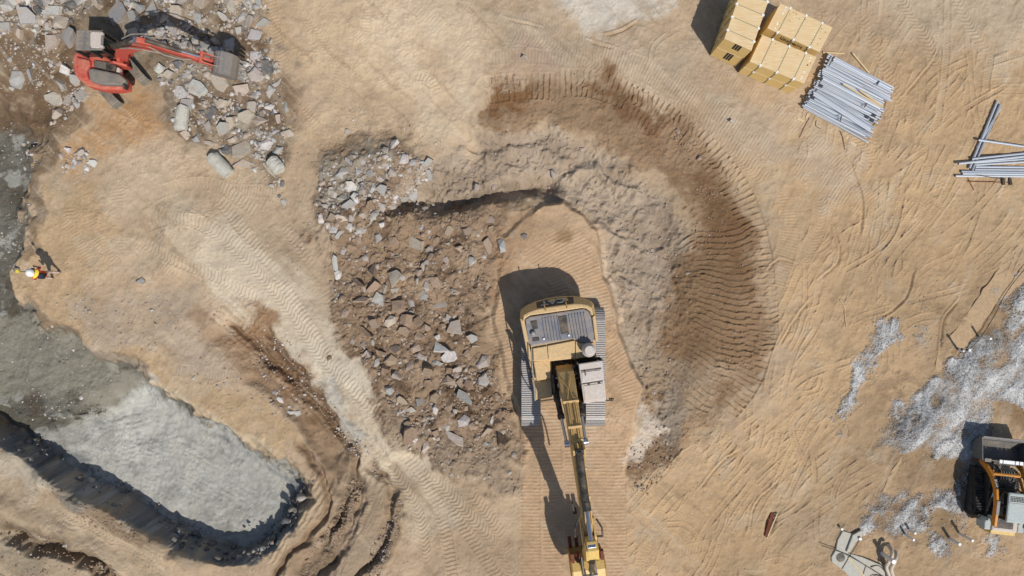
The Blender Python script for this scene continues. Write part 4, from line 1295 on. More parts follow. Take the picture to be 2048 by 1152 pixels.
MB().prism(WP([(186, 121), (214, 123), (231, 130), (229, 142), (212, 140), (187, 134)], 1.7), 1.4, 1.66).build("cowling", 'dark', bd, 0.03)
mb = MB()
for k in range(7):
    a, c = P(190, 122.5 + k * 1.8, 1.7), P(212, 125 + k * 2.1, 1.7)
    mb.bar((*a, 1.69), (*c, 1.69), .025, .04)
mb.build("grille", 'pad', bd)
MB().prism(WP([(229, 133), (240, 136), (240, 147), (230, 145)], 1.5), 1.3, 1.56).build("valve_cover", 'cab_grey', bd, 0.04)
roofp = [(152, 59), (202, 60), (206, 73), (204, 100), (149, 100)]
cb = MB().prism(WP([(150, 99), (204, 99), (206, 73), (203, 61), (152, 60)], 2.55), .9, 1.35).build("cab", 'dark', rx, 0.03)
q5 = WP(roofp, 2.58)
cx_, cy_ = sum(p[0] for p in q5) / 5, sum(p[1] for p in q5) / 5
MB().prism([(cx_ + (x - cx_) * .94, cy_ + (y - cy_) * .94) for x, y in q5], 1.35, 2.46).build("cab_glass", 'glass', cb)
mb = MB()
for q in q5: mb.tube([(*q, 1.2), (*q, 2.5)], .05)
m0 = ((q5[4][0] + q5[3][0]) / 2, (q5[4][1] + q5[3][1]) / 2)
mb.tube([(*m0, 1.2), (*m0, 2.5)], .05)
for a, c in zip(q5, q5[1:] + q5[:1]): mb.bar((*a, 1.36), (*c, 1.36), .06, .06)
mb.build("cab_pillar", 'dark', cb)
rf = MB().prism(q5, 2.46, 2.58).build("cab_roof", 'pad', cb, 0.05)
MB().prism(WP([(182, 63), (199, 64), (201, 70), (200, 93), (196, 96), (182, 95), (180, 90), (180, 68)], 2.62), 2.56, 2.61).build("roof_hatch", 'cab_grey', rf, 0.02)
mb = MB()
for y in (66, 74, 82, 90): mb.prism(WP([(155, y), (172, y), (172, y + 1.5), (155, y + 1.5)], 2.62), 2.56, 2.6)
mb.prism(WP([(168, 60), (169.5, 60), (166.5, 99), (165, 99)], 2.62), 2.56, 2.61)
mb.build("roof_rib", 'hood', rf)
for y in (65, 91): MB().prism(WP([(201, y), (206, y), (206, y + 5), (201, y + 5)], 2.6), 2.5, 2.62).build("cab_lamp", 'cab_grey', rf)
# swing post, boom and arm
qb = P(240, 118, 1.2)
qe = P(434, 128, 2.9)
RM = rotz((qb[0], qb[1], 0), math.degrees(math.atan2(qe[1] - qb[1], qe[0] - qb[0])) - 90)
mb = MB(RM)
for x in (-.33, .33): mb.prof([(-.25, .9), (.45, .9), (.55, 1.5), (.1, 1.85), (-.25, 1.6)], (x, .06))
mb.box(-.35, .35, -.2, .2, .75, 1.05)
mb.build("swing_post", 'red', rx, 0.03)
bo = MB(RM).prof([(-.15, 1.5), (.1, 1.75), (.9, 3.05), (1.9, 4.0), (3.0, 4.4), (3.35, 4.3), (3.3, 4.05), (2.2, 3.55), (1.3, 2.7), (.5, 1.4), (.1, 1.1)], .135).build("boom", 'red', rx, 0.03)
MB(RM).box(-.3, .3, .3, .44, 1.6, 1.95).build("boom_guard", 'red', bo, 0.03)
a, c = Vector((.02, .95, 3.3)), Vector((.02, 2.75, 4.75))
sc_ = MB(RM).cyl(a, a.lerp(c, .72), .12).build("arm_cylinder", 'dark', bo)
MB(RM).cyl(a.lerp(c, .7), c, .055).cyl(c - Vector((.12, 0, 0)), c + Vector((.12, 0, 0)), .1).build("cylinder_rod", 'chrome', sc_)
for x in (-.22, .2): MB(RM).tube([(x, 1.6, 3.85), (x * 1.4, 2.3, 4.4), (x * 1.6, 3.0, 4.6), (x * 1.2, 3.5, 4.2)], .03).build("hydraulic_hose", 'hose', bo)
st = MB(RM).prof([(2.65, 4.65), (2.85, 4.9), (3.5, 4.75), (5.25, 3.1), (5.3, 2.8), (5.1, 2.75), (3.4, 3.95), (2.95, 4.2)], .115).build("arm", 'red', rx, 0.03)
a, c = Vector((0, 3.25, 4.95)), Vector((0, 4.95, 3.65))
sc_ = MB(RM).cyl(a, a.lerp(c, .65), .1).build("bucket_cylinder", 'dark', st)
MB(RM).cyl(a.lerp(c, .64), c, .05).build("cylinder_rod", 'chrome', sc_)
for x in (-.2, .18): MB(RM).tube([(x, 3.3, 4.7), (x * 1.9, 3.8, 4.35), (x * 1.7, 4.3, 3.95), (x, 4.6, 3.7)], .028).build("hydraulic_hose", 'hose', st)
mb = MB(RM)
for x in (-.17, .17): mb.bar((x, 4.75, 3.35), (x, 5.05, 3.65), .05, .12)
mb.cyl((-.25, 5.15, 2.95), (.25, 5.15, 2.95), .11).cyl((-.25, 4.98, 3.62), (.25, 4.98, 3.62), .08)
for x in (-.2, .2): mb.bar((x, 5.0, 3.62), (x, 5.45, 3.25), .05, .12)
mb.build("bucket_link", 'red', st)
OUTB = [(5.2, 3.0), (5.4, 3.24), (5.64, 3.3), (5.88, 3.24), (6.08, 3.04), (6.18, 2.76), (6.18, 2.48)]
INB = [(6.12, 2.48), (6.12, 2.76), (6.03, 3.01), (5.85, 3.18), (5.64, 3.24), (5.43, 3.18), (5.26, 2.97)]
mb = MB(RM)
for q0, q1, i0_, i1_ in zip(OUTB, OUTB[1:], INB[::-1], INB[::-1][1:]): mb.prof([q0, q1, i1_, i0_], .45)
bk = mb.build("bucket", 'bucketgrey', rx)
for x in (-.47, .47): MB(RM).prof(OUTB + [(5.85, 2.4), (5.3, 2.8)], (x, .025)).build("bucket_side", 'bucketgrey', bk)
mb = MB(RM)
for y, z_ in ((5.55, 3.3), (5.83, 3.28)): mb.bar((-.45, y, z_), (.45, y, z_), .05, .04)
mb.build("wear_strip", 'steel', bk)
for k in range(5):
    x = -.38 + k * .19
    MB(RM).prof([(6.06, 2.54), (6.2, 2.54), (6.36, 2.24), (6.32, 2.22)], (x, .05)).build("tooth", 'steel', bk)
mb = MB(RM)
for x in (-.2, .2): mb.prof([(5.15, 2.85), (5.1, 3.1), (5.45, 3.38), (5.65, 3.3), (5.45, 3.15)], (x, .03))
mb.build("bucket_ear", 'bucketgrey', bk)

# ------------------------------------------------------------------ compact track loader
lz = gz(23.18, -9.8) - 0.02
LX, LY = 23.18, -9.8
LM = rotz((LX, LY, lz), -6)
ld = empty("track_loader", (LX, LY, lz), "compact track loader with orange lift arms and charcoal bucket on the gravel", "loader")
for s_ in (-1, 1):
    out = [(-1.15, .25), (-1.05, .06), (.85, .06), (1.1, .2), (1.05, .42), (.1, .62), (-.85, .78), (-1.1, .55)]
    mb = MB(LM)
    mb.prof(out, (s_ * .86, .2))
    for p, d in loop_points(out[::-1], .13):
        nn_ = np.array((-d[1], d[0]))
        c = p + nn_ * .02
        mb.loft([[(x, *(c + d * .04 * a + nn_ * .025 * b2)) for a, b2 in ((-1, -1), (1, -1), (.7, 1), (-.7, 1))] for x in (s_ * .86 - .2, s_ * .86 + .2)])
    tr = mb.build("track", 'black', ld)
    MB(LM).prof([(-.75, .22), (.7, .2), (.75, .32), (0, .46), (-.8, .6)], (s_ * 1.08, .03)).cyl((s_ * 1.1, -.82, .45), (s_ * 1.14, -.82, .45), .17).build("track_frame", 'dark', tr)
MB(LM).box(-.64, .64, -1.3, .85, .25, .95).build("chassis", 'dark', ld, 0.03)
MB(LM).box(-.6, .6, -1.62, -.95, .5, 1.35).build("engine_hood", 'cab_grey', ld, 0.08)
MB(LM).box(-.5, .35, -1.45, -1.0, 1.34, 1.38).build("radiator_grille", 'dark', ld)
MB(LM).box(-.58, .58, -1.78, -1.6, .45, 1.25).build("rear_bumper", 'yellow_clean', ld, 0.03)
for x in (-.78, .78): MB(LM).prism([(x - .14, -1.6), (x + .14, -1.6), (x + .16, -1.25), (x + .08, -1.05), (x - .08, -1.05), (x - .16, -1.25)], .7, 1.3).build("rear_tower", 'loader_grey', ld, 0.05)
cb = MB(LM).box(-.52, .52, -.95, .38, .9, 1.25).build("cab", 'dark', ld, 0.03)
MB(LM).loft([[(-.5, -.92, 1.25), (.5, -.92, 1.25), (.5, .36, 1.25), (-.5, .36, 1.25)], [(-.47, -.9, 2.02), (.47, -.9, 2.02), (.47, .3, 2.02), (-.47, .3, 2.02)]]).build("cab_glass", 'glass', cb)
mb = MB(LM)
for x in (-.5, .5):
    for y in (-.9, -.3, .34): mb.tube([(x, y, 1.2), (x * .96, y * .97, 2.04)], .045)
mb.build("cab_pillar", 'dark', cb)
rf = MB(LM).box(-.55, .55, -.95, .42, 2.0, 2.12).build("cab_roof", 'loader_grey', cb, 0.06)
mb = MB(LM)
for k in range(13): mb.box(-.46 + k * .074, -.445 + k * .074, .02, .26, 2.1, 2.135)
for k in range(4): mb.box(-.48, .48, .03 + k * .07, .042 + k * .07, 2.1, 2.14)
mb.build("roof_grille", 'dark', rf)
mb = MB(LM)
mb.box(-.53, .53, -.06, -.04, 2.1, 2.128)
mb.build("roof_seam", 'hood', rf)
for s_ in (-1, 1):
    mb = MB(LM)
    path = [(s_ * .86, 1.5, .5), (s_ * .85, 1.25, .95), (s_ * .80, .9, 1.3), (s_ * .76, .4, 1.55), (s_ * .74, -.4, 1.66), (s_ * .74, -1.3, 1.62)]
    for a, c in zip(path, path[1:]): mb.bar(a, c, .13, .24)
    ar = mb.build("lift_arm", 'orange', ld, 0.02)
    MB(LM).bar((s_ * .60, 1.15, 1.0), (s_ * .66, .3, 1.4), .06, .12).build("arm_brace", 'orange', ar)
    cy = MB(LM).cyl((s_ * .62, -1.1, .85), (s_ * .66, -.1, 1.2), .07).build("lift_cylinder", 'dark', ar)
    MB(LM).cyl((s_ * .66, -.1, 1.2), (s_ * .70, .5, 1.45), .035).build("cylinder_rod", 'chrome', cy)
    tc_ = MB(LM).cyl((s_ * .45, .75, 1.1), (s_ * .45, 1.3, .8), .06).build("tilt_cylinder", 'dark', ar)
    if s_ < 0:
        MB(LM).box(-.81, -.67, -.75, -.1, 1.785, 1.79).build("arm_decal", 'hood', ar)
        o_ = LM @ Vector((-.78, .55, 1.66))
        u_ = LM.to_3x3() @ Vector((0, -1, .35)).normalized()
        v_ = LM.to_3x3() @ Vector((1, 0, 0))
        dk = MB(LM).bar((-.785, .92, 1.425), (-.765, .42, 1.675), .1, .012).build("arm_decal", 'dark', ar)
        text_bits("259D", .16, plane_mtx(LM @ Vector((-.775, .67, 1.562)), LM.to_3x3() @ Vector((.02, -.5, .25)), LM.to_3x3() @ Vector((1, 0, 0))), .006, "lettering", 'white', ar)
MB(LM).cyl((-.76, 1.0, 1.12), (.76, 1.0, 1.12), .075).build("cross_tube", 'orange', ld)
mb = MB(LM)
for k in range(6): mb.tube([(-.3 + k * .1, .5, 1.0), (-.35 + k * .12, .8, 1.25), (-.25 + k * .12, 1.15, 1.1), (-.3 + k * .1, 1.4, .8)], .022)
mb.build("hydraulic_hose", 'hose', ld)
MB(LM).box(-.55, .55, 1.42, 1.56, .3, .95).build("coupler", 'dark', ld, 0.02)
mb = MB(LM)
prf = [(1.55, .3), (1.55, .95), (1.62, 1.0), (1.62, .36), (2.35, .3), (2.62, .75), (2.68, .73), (2.42, .22)]
BWL = 1.09
for a, c in (((1.58, .95), (1.6, .35)), ((1.6, .32), (2.15, .2)), ((2.15, .2), (2.45, .45)), ((2.45, .45), (2.6, .8))): mb.bar((0, *a), (0, *c), 2 * BWL, .035)
bk = mb.build("bucket", 'bucketdark', ld)
for x in (-BWL, BWL): MB(LM).prof([(1.56, .97), (1.56, .28), (2.15, .16), (2.47, .42), (2.62, .8), (2.2, .86)], (x, .025)).build("bucket_side", 'bucketdark', bk)
MB(LM).bar((0, 2.55, .74), (0, 2.68, .86), 2.16, .03).build("cutting_edge", 'steel', bk)
for k, (a, c) in enumerate(((-.3, -.16), (-.12, .42), (.46, .62), (.66, .82), (.86, 1.08), (-1.0, -.7))):
    MB(LM).box(a, c, 1.50, 1.66, .955, .985).build("step_plate", 'white' if k < 5 else 'pad', bk)
MB(LM).tube([(-.9, -1.25, .5), (-1.0, -1.2, .9), (-.95, -.95, 1.1)], .025).build("grab_rail", 'dark', ld)

# ------------------------------------------------------------------ plywood bundles
def ply_bundle(name, top_px, z0, z1, label, strap_along, n_straps, parent_mark=None):
    q = [Vector((*P(a, b_, BTOP), 0)) for a, b_ in top_px]
    c = (q[0] + q[1] + q[2] + q[3]) / 4
    rt = empty(name, (c.x, c.y, z0), label, "plywood", "strapped plywood bundles beside the pipes")
    MB().prism([(p.x, p.y) for p in q], z0 + .002, z1 - .02).build("sheet_stack", 'plyedge', rt)
    g = [(c.x + (p.x - c.x) * 1.004, c.y + (p.y - c.y) * 1.004) for p in q]
    MB().prism(g, z1 - .02, z1).build("top_sheet", 'ply', rt)
    # straps wrap over the top and down both sides
    A, B_, Cc, D_ = q if strap_along else (q[1], q[2], q[3], q[0])
    for k in range(n_straps):
        t = (k + .5) / n_straps * .92 + .04
        p0, p1 = A.lerp(B_, t), D_.lerp(Cc, t)
        d = (p1 - p0).normalized()
        u = (B_ - A).normalized()
        mb = MB()
        e0, e1 = p0 - d * .012, p1 + d * .012
        mb.bar((e0.x, e0.y, z1 + .006), (e1.x, e1.y, z1 + .006), .03, .006)
        for e in (e0, e1): mb.box(e.x - .014, e.x + .014, e.y - .014, e.y + .014, z0 + .01, z1 + .006)
        mb.build("strap", 'strap', rt)
        for e, sg in ((e0, 1), (e1, -1)):
            mb = MB()
            cc = e + d * sg * .04
            v4 = [cc + u * a * .04 + d * b2 * .05 for a, b2 in ((-1, -1), (1, -1), (1, 1), (-1, 1))]
            mb.prism([(v.x, v.y) for v in v4], z1 + .006, z1 + .02)
            fc = e - d * sg * .008
            v4 = [fc + u * a * .04 + d * b2 * .02 for a, b2 in ((-1, -1), (1, -1), (1, 1), (-1, 1))]
            mb.prism([(v.x, v.y) for v in v4], z1 - .12, z1 + .012)
            mb.build("corner_guard", 'white', rt)
    return rt, q, c


B3 = [(1525, 70), (1633, 114), (1608, 167), (1500, 123)]
B2 = [(1561, 6.5), (1665, 55), (1639, 104), (1535, 56)]
B1 = [(1488, -36), (1542, -14), (1503, 101), (1449, 77)]
gb = 0.06
for nm, px_, hts, labs, al, ns in (
        ("plywood_bundle", B3, (gb, .85, 1.68), ("lower plywood bundle under the stack next to the pipe ends", "top plywood bundle on the stack next to the pipe ends"), True, 3),
        ("plywood_bundle", B2, (gb, .85, 1.68), ("lower plywood bundle of the stack behind, with dark script on its side", "top plywood bundle on the stack behind, with knots and dark script"), True, 3),
        ("plywood_bundle", B1, (gb, 1.16, 2.28), ("lower bundle of the tallest plywood stack, black printed block near the ground", "upper bundle of the tallest plywood stack, black printed block under its edge"), False, 4)):
    BTOP = hts[-1]
    for k in range(2):
        rt, q, c = ply_bundle(nm, px_, hts[k] + (.03 if k else 0), hts[k + 1], labs[k], al, ns)
        if px_ is B1:
            p0, p1 = q[3], q[2]
            u = (p1 - p0).normalized()
            nrm = Vector((u.y, -u.x, 0))
            if nrm.y > 0: nrm = -nrm
            zb, zt = hts[k] + .03, hts[k + 1]
            for j in range(3):
                a = p0.lerp(p1, .42 + j * .09)
                b_ = p0.lerp(p1, .42 + j * .09 + .07)
                lo, hi = (zt - .62, zt - .02) if k else (zb + .25, zt - .05)
                MB().prism([(v.x, v.y) for v in (a, b_, b_ + nrm * .006, a + nrm * .006)], lo, hi).build("printed_mark", 'blackclean', rt)
        if px_ is B2:
            p0, p1 = q[3], q[2]
            u = (p1 - p0).normalized()
            nrm = Vector((u.y, -u.x, 0))
            if nrm.y > 0: nrm = -nrm
            zt = hts[k + 1]
            mb = MB()
            r2 = random.Random(3)
            x = .30
            while x < .72:
                w_ = r2.uniform(.008, .02)
                a, b_ = p0.lerp(p1, x), p0.lerp(p1, x + w_)
                h0 = zt - .44 + r2.uniform(-.02, .05)
                h1 = zt - .26 + r2.uniform(-.03, .05) + (.1 if x < .36 else 0)
                mb.prism([(v.x, v.y) for v in (a, b_, b_ + nrm * .006, a + nrm * .006)], h0, h1)
                if r2.random() < .7:
                    b2 = p0.lerp(p1, x + .03)
                    mb.prism([(v.x, v.y) for v in (b_, b2, b2 + nrm * .005, b_ + nrm * .005)], h0, h0 + .05)
                x += r2.uniform(.024, .04)
            mb.build("printed_script", 'blackclean', rt)
# knots on the top sheets: small dark plugs proud of the veneer
r2 = random.Random(8)
BTOP = 1.68
for o in [o for o in bpy.data.objects if o.name.startswith("plywood_bundle") and 'top plywood' in o.get('label', '')]:
    ps = [ch for ch in o.children if ch.name.startswith("top_sheet")][0]
    src_ = B2 if 'script' in o['label'] else B3
    q = [Vector((*P(a, b_, 1.68), 0)) for a, b_ in src_]
    for dark_, n_ in ((True, 16 if 'script' in o['label'] else 6), (False, 7)):
        mb = MB()
        for _ in range(n_):
            s_, t_ = r2.uniform(.06, .95), r2.uniform(.1, .9)
            if not dark_: s_, t_ = (.12, r2.uniform(.05, .9)) if src_ is B2 else (.92, r2.uniform(.05, .9))
            p = q[0].lerp(q[1], s_).lerp(q[3].lerp(q[2], s_), t_)
            mb.cyl((p.x, p.y, 1.678), (p.x, p.y, 1.6835), .035 if not dark_ else r2.uniform(.018, .035), n=8)
        mb.build("knot" if dark_ else "label_dot", 'ochre' if dark_ else 'white', ps)

# ------------------------------------------------------------------ pipes and timber
def pipe(a, b_, r, label, group, name="steel_pipe", mat=None, cat="pipe"):
    a, b_ = Vector(a), Vector(b_)
    d = (b_ - a).normalized()
    mb = MB()
    n = 12
    s1 = d.orthogonal().normalized()
    s2 = d.cross(s1)
    cs = [(s1 * math.cos(2 * math.pi * k / n) + s2 * math.sin(2 * math.pi * k / n)) for k in range(n)]
    ri = r * .84
    rings = [[a + c * ri for c in cs], [a + c * r for c in cs], [b_ + c * r for c in cs], [b_ + c * ri for c in cs]]
    vs = [p for q in rings for p in q]
    fs = [(k * n + i, k * n + (i + 1) % n, (k + 1) % 4 * n + (i + 1) % n, (k + 1) % 4 * n + i) for k in range(4) for i in range(n)]
    mb.add(vs, fs)
    return mb.alone(name, mat or 'pipe%d' % rnd.choice((0, 0, 1, 2, 3)), label, cat, group, smooth=False)


pg = gz(*P(1690, 195))
r2 = random.Random(21)
ax0, ax1 = Vector((*P(1655, 111), 0)), Vector((*P(1600, 215), 0))
along = (Vector((*P(1782, 178), 0)) - ax0).normalized()
row_dir = (ax1 - ax0).normalized()
row_len = (ax1 - ax0).length
PIPES = []
n_row = 33
for layer in range(3):
    for k in range(n_row):
        if layer == 1 and k in (32,): continue
        if layer == 2 and not (k in (1, 2, 3, 13, 14, 15, 21, 22, 23, 24)): continue
        t = (k + .5 * (layer % 2)) / (n_row - 1)
        r = r2.uniform(.038, .05) if layer < 2 else r2.choice([.048, .056, .07])
        base = ax0 + row_dir * row_len * t
        st_ = r2.uniform(-.06, .14) + (.14 if layer == 2 else 0)
        ln = r2.uniform(3.25, 3.6) - (.25 if layer == 2 else 0)
        sk = math.radians(r2.gauss(0, 1.0))
        dd = Matrix.Rotation(sk, 3, 'Z') @ along
        z = pg + .17 + .08 * layer + r2.uniform(-.01, .012)
        a = base + dd * st_
        b_ = a + dd * ln
        layer_name = ("bottom layer of", "second layer of", "on top of")[layer]
        where = "the end by the plywood edge" if k < 9 else "the middle" if k < 18 else "the low outer side"
        if layer == 2:
            lab = {1: "round galvanised pipe on top of the pipe stack along its upper edge", 13: "thick round pipe lying on the middle of the pipe stack", 21: "loose pipe slanting over the lower half of the pipe stack"}.get(k, "grey pipe on top of the pipe stack beside a thicker one")
        else:
            lab = "grey galvanised pipe packed in the big pipe stack, " + ("under the top row" if layer else "on the dunnage")
        if layer == 2 and k in (21, 22, 23, 24):
            dd = Matrix.Rotation(math.radians(-5), 3, 'Z') @ along
            b_ = a + dd * ln
        PIPES.append(pipe((a.x, a.y, z), (b_.x, b_.y, z + r2.uniform(-.01, .01)), r, lab, "galvanised pipes in the stack"))
for k, (a, b_, r, lab) in enumerate((((1956, 280), (2066, 296), .055, "single grey pipe crossing over the three slanting pipes"), ((1994, 202), (1938, 337), .06, "outermost of three slanting grey pipes on the sand"), ((1999.5, 209), (1943.5, 342), .06, "middle one of three slanting grey pipes on the sand"),
                                     ((2000, 216), (1953, 296), .055, "short inner one of three slanting grey pipes"), ((1943, 318), (2068, 305), .055, "highest of the fanned pipes, starting at the slanting pipes"), ((1916, 327.5), (2068, 311), .06, "long pipe whose end sticks out past the slanting pipes"),
                                     ((1952, 325.5), (2068, 317), .05, "pipe of the fan just below the long one"), ((1951, 330), (2068, 323), .05, "fourth pipe of the fan from its upper edge"), ((1950, 334), (2068, 335), .055, "upper of two level pipes with ends at the slanting pipes"),
                                     ((1948.6, 339), (2068, 340), .055, "lower of two level pipes with ends at the slanting pipes"), ((1921.7, 343), (2068, 345), .055, "level pipe third from the lowest in the fan"), ((1924, 347.3), (2068, 349), .055, "level pipe second from the lowest in the fan"),
                                     ((1910, 352), (2068, 353), .055, "lowest pipe of the fan, reaching furthest to one side"))):
    g0 = gz(*P(*a))
    zz = g0 + r + (.13 if k == 0 else 0.0 if k < 4 else .115 if k in (4, 5) else .0)
    za = zb = zz
    if k in (4, 5): zb = g0 + r + .02
    if k == 0: zb = g0 + r + .02
    pipe((*P(*a, za), za + .02), (*P(*b_, zb), zb + .02), r, lab, "loose pipes fanned on the sand")


def stick(a, b_, w_, h_, z, label, name="timber_batten", mat='timber', cat="timber", group=None, z2=None):
    p0, p1 = P(*a, z), P(*b_, z)
    mb = MB().bar((*p0, z), (*p1, z if z2 is None else z2), w_, h_)
    return mb.alone(name, mat, label, cat, group, 0.006)


g0 = pg
stick((1646, 105), (1689, 107), .07, .05, g0 + .05, "pale batten lying at the top corner of the pipe stack")
stick((1705, 106), (1738, 146), .07, .05, g0 + .05, "pale batten lying alone on the sand above the pipes")
stick((1594, 237), (1608, 243), .1, .09, g0 + .05, "short timber block beside the pipe stack near the plywood")
stick((1697, 284), (1712, 291), .1, .09, g0 + .05, "short timber block at the outer low corner of the pipe stack")
stick((1616, 227), (1612, 236), .09, .09, g0 + .05, "timber dunnage end poking out under the near pipe ends")
stick((1696, 271), (1692, 278), .09, .09, g0 + .05, "timber dunnage end poking out under the far pipe ends")
stick((1686, 168), (1762, 213), .07, .035, g0 + .42, "long pale batten resting on the pipes, inner one", z2=g0 + .40)
stick((1720, 181), (1766, 214), .08, .035, g0 + .44, "long pale batten resting on the pipes, slanting across another", z2=g0 + .46)
for a, b_, nm in (((1628, 122), (1606, 215), "a"), ((1745, 175), (1712, 262), "b")):
    pass
r2 = random.Random(4)
for a, lab in (((1642, 172), "dark card tag on the pipes nearest the plywood corner"), ((1626, 195), "dark card tag on the pipes beside a paler tag"), ((1615, 198), "grey card tag on the pipes next to the lowest bundle"), ((1734, 234), "dark card tag near the far ends of the pipes, inner"),
               ((1748, 231), "dark card tag near the far ends of the pipes, outer"), ((1744, 241), "dark card tag hanging at the far end of the pipes")):
    p = P(*a, g0 + .34)
    MB(rotz((*p, g0 + .34), -27)).box(-.09, .09, -.08, .08, 0, .012).alone("bundle_tag", 'paper', lab, "tag", "card tags on the pipe stack")
for (a, b_), lab in ((((1668, 113), (1658, 131)), "dark steel clip across the upper pipes at the near end"), (((1759, 162), (1753, 171)), "dark steel clip across the upper pipes at the far end"), (((1646, 156), (1638, 166)), "dark clip around the thick middle pipe near the plywood"),
                     (((1734, 207), (1728, 215)), "dark clip around the thick middle pipe at its far end"), (((1683, 231), (1680, 244)), "thin dark tie on the lower half of the pipes")):
    stick(a, b_, .05, .03, g0 + .44, lab, "pipe_clip", 'dark', "clip", "clips on the pipe stack")
for pts, lab in (([(1618, 236), (1609, 252), (1598, 275)], "thin dark wire curling out below the pipe stack near its timber block"), ([(1632, 240), (1630, 252), (1640, 258)], "short dark wire loop beside the pipe stack"), ([(1678, 262), (1684, 278), (1688, 300)], "thin dark wire trailing from the lower pipes"), ([(1762, 217), (1762, 232), (1728, 270)], "thin dark wire along the far pipe ends")):
    q = catmull([P(a, b_) for a, b_ in pts], .15)
    MB().tube([(x, y, gz(x, y) + .03) for x, y in q], .012, 5).alone("wire", 'wire', lab, "wire")
# rod with clamps below the fan
p0, p1 = G(1934, 363, .04), G(2022, 365, .04)
rt = empty("marking_rod", tuple(p0), "thin dark rod with clamps lying just below the fanned pipes", "rod")
MB().tube([p0, p1], .018).build("shaft", 'rust', rt)
MB().tube([G(1950, 351, .12), G(2008, 359, .05)], .016).build("brace", 'dark', rt)
for a in (2004, 2018): MB().bar(G(a, 356, .05), G(a + 2, 370, .05), .12, .06).build("clamp", 'dark', rt)
MB().tube([G(1935, 356, .03), G(1947, 380, .03)], .012).alone("red_stake", 'rust', "thin reddish stake below the fanned pipes", "stake")
MB().tube([G(2000, 226, .03), G(1974, 276, .03)], .016).alone("thin_batten", 'straw', "thin straw coloured batten beside the slanting pipes", "batten")
q = catmull([(1679, 600), (1688, 612), (1689, 630), (1692, 654)], 6)
MB().tube([G(a, b_, .03) for a, b_ in q], .022, 6).alone("bent_reed", 'straw', "long bent straw coloured reed lying alone on the sand", "reed")

# ------------------------------------------------------------------ concrete footings and pipe stubs at lower right
def slab(pts, z0, z1, name, mat, label, cat, bevel=0.03):
    q = [P(a, b_, z1) for a, b_ in pts]
    if name == "concrete_footing":
        q2 = []
        for (ax, ay), (bx_, by_) in zip(q, q[1:] + q[:1]):
            n = max(1, int(math.hypot(bx_ - ax, by_ - ay) / .25))
            q2 += [(ax + (bx_ - ax) * i / n + r2.gauss(0, .025), ay + (by_ - ay) * i / n + r2.gauss(0, .025)) for i in range(n)]
        q = q2
    mb = MB().prism(q, z0, z1)
    return mb.alone(name, mat, label, cat, None, bevel)


slab([(1686, 1062), (1700, 1066), (1713, 1070), (1704, 1090), (1696, 1106), (1724, 1114), (1762, 1130), (1770, 1142), (1776, 1200), (1740, 1200), (1688, 1142), (1664, 1124), (1663, 1114), (1672, 1100), (1676, 1080)], -.3, .10, "concrete_slab", 'concrete', "pale concrete slab with a dark hole and trailing cables", "slab")
MB().cyl((*P(1681, 1115, .1), .09), (*P(1681, 1115, .1), .106), .22, n=14).alone("drain_hole", 'dark', "dark round disc standing in for a shaded hole in the pale concrete slab", "hole disc")  # flat dark disc stands in for the hole's shaded inside
slab([(1706, 1070), (1724, 1060), (1726, 1072), (1712, 1085), (1700, 1106), (1693, 1104)], .1, .2, "concrete_kerb_piece", 'concrete', "grey raised strip along the pale slab's edge", "kerb")
gd = gz(*P(1960, 620))
fb = [(2100, 425), (2100, 520), (1990, 610), (1945, 680), (1920, 720), (1905, 742), (1885, 748), (1870, 738), (1872, 715), (1890, 690), (1915, 655), (1960, 590), (2010, 520)]
slab(fb, gd - .4, gd + .05, "concrete_footing", 'footing', "long dust covered strip footing running off at the frame edge", "footing", 0.0)
slab([(1812, 900), (1822, 893), (1790, 945), (1772, 985), (1764, 984), (1785, 938)], gd - .4, gd + .04, "concrete_footing", 'footing', "thin dusty footing strip between the gravel patches", "footing", 0.0)
q = catmull([(2060, 520), (2012, 580), (1985, 630), (1962, 668), (1940, 695)], 10)
MB().tube([G(a, b_, .14) for a, b_ in q], .018, 6).alone("reinforcing_bar", 'wire', "thin dark bar lying along the dusty strip footing", "bar")


def stub(top, base, r, label, mat='pvc'):
    rb = math.hypot(base[0] - 1024, base[1] - 576)
    rt_ = math.hypot(top[0] - 1024, top[1] - 576)
    g_ = gz(*P(*base))
    h = (H - g_) * (1 - rb / rt_)
    p = P(*base, g_)
    t = empty("pipe_stub", (*p, g_), label, "pipe stub", "upright pipe stubs in the gravel")
    MB().cyl((*p, g_ - .2), (*p, g_ + h - .03), r, n=14).build("shaft", mat, t, smooth=False)
    MB().cyl((*p, g_ + h - .03), (*p, g_ + h), r * 1.12, r * .95, n=14).build("cap", 'white', t)


stub((1827.5, 1081), (1810, 1069), .055, "slim upright grey stub pipe, lower of a pair in the gravel")
stub((1831, 1067), (1817, 1058.5), .055, "slim upright grey stub pipe, upper of a pair in the gravel")
stub((1919, 1091), (1899, 1077), .07, "upright grey stub pipe standing in dark soil, lower of two")
stub((1945, 1083), (1918, 1066.5), .06, "upright grey stub pipe standing in dark soil near the loader")
stub((1788, 1124), (1764, 1106.5), .10, "thick upright grey pipe with white cap before the bent conduits")
stub((1982, 678), (1958, 675), .055, "upright pipe with white cap in the wide gravel spread", 'pvc')
stub((1684.5, 1059), (1680, 1055.5), .06, "short white capped stub at the slab's upper corner")
stub((1721, 1078.5), (1715, 1074), .07, "short white capped stub on the raised strip")
t = empty("survey_stake", tuple(G(1913, 697)), "dark banded upright stake with white cap at the footing's end", "stake")
b0 = G(1913, 697)
hh = 33 * (1 - math.hypot(889, 121) / math.hypot(914.6, 126))
MB().cyl(b0, b0 + Vector((0, 0, hh)), .05, n=10).build("shaft", 'pvc', t)
mb = MB()
for f in (.05, .4, .8): mb.cyl(b0 + Vector((0, 0, hh * f)), b0 + Vector((0, 0, hh * (f + .16))), .056, n=10)
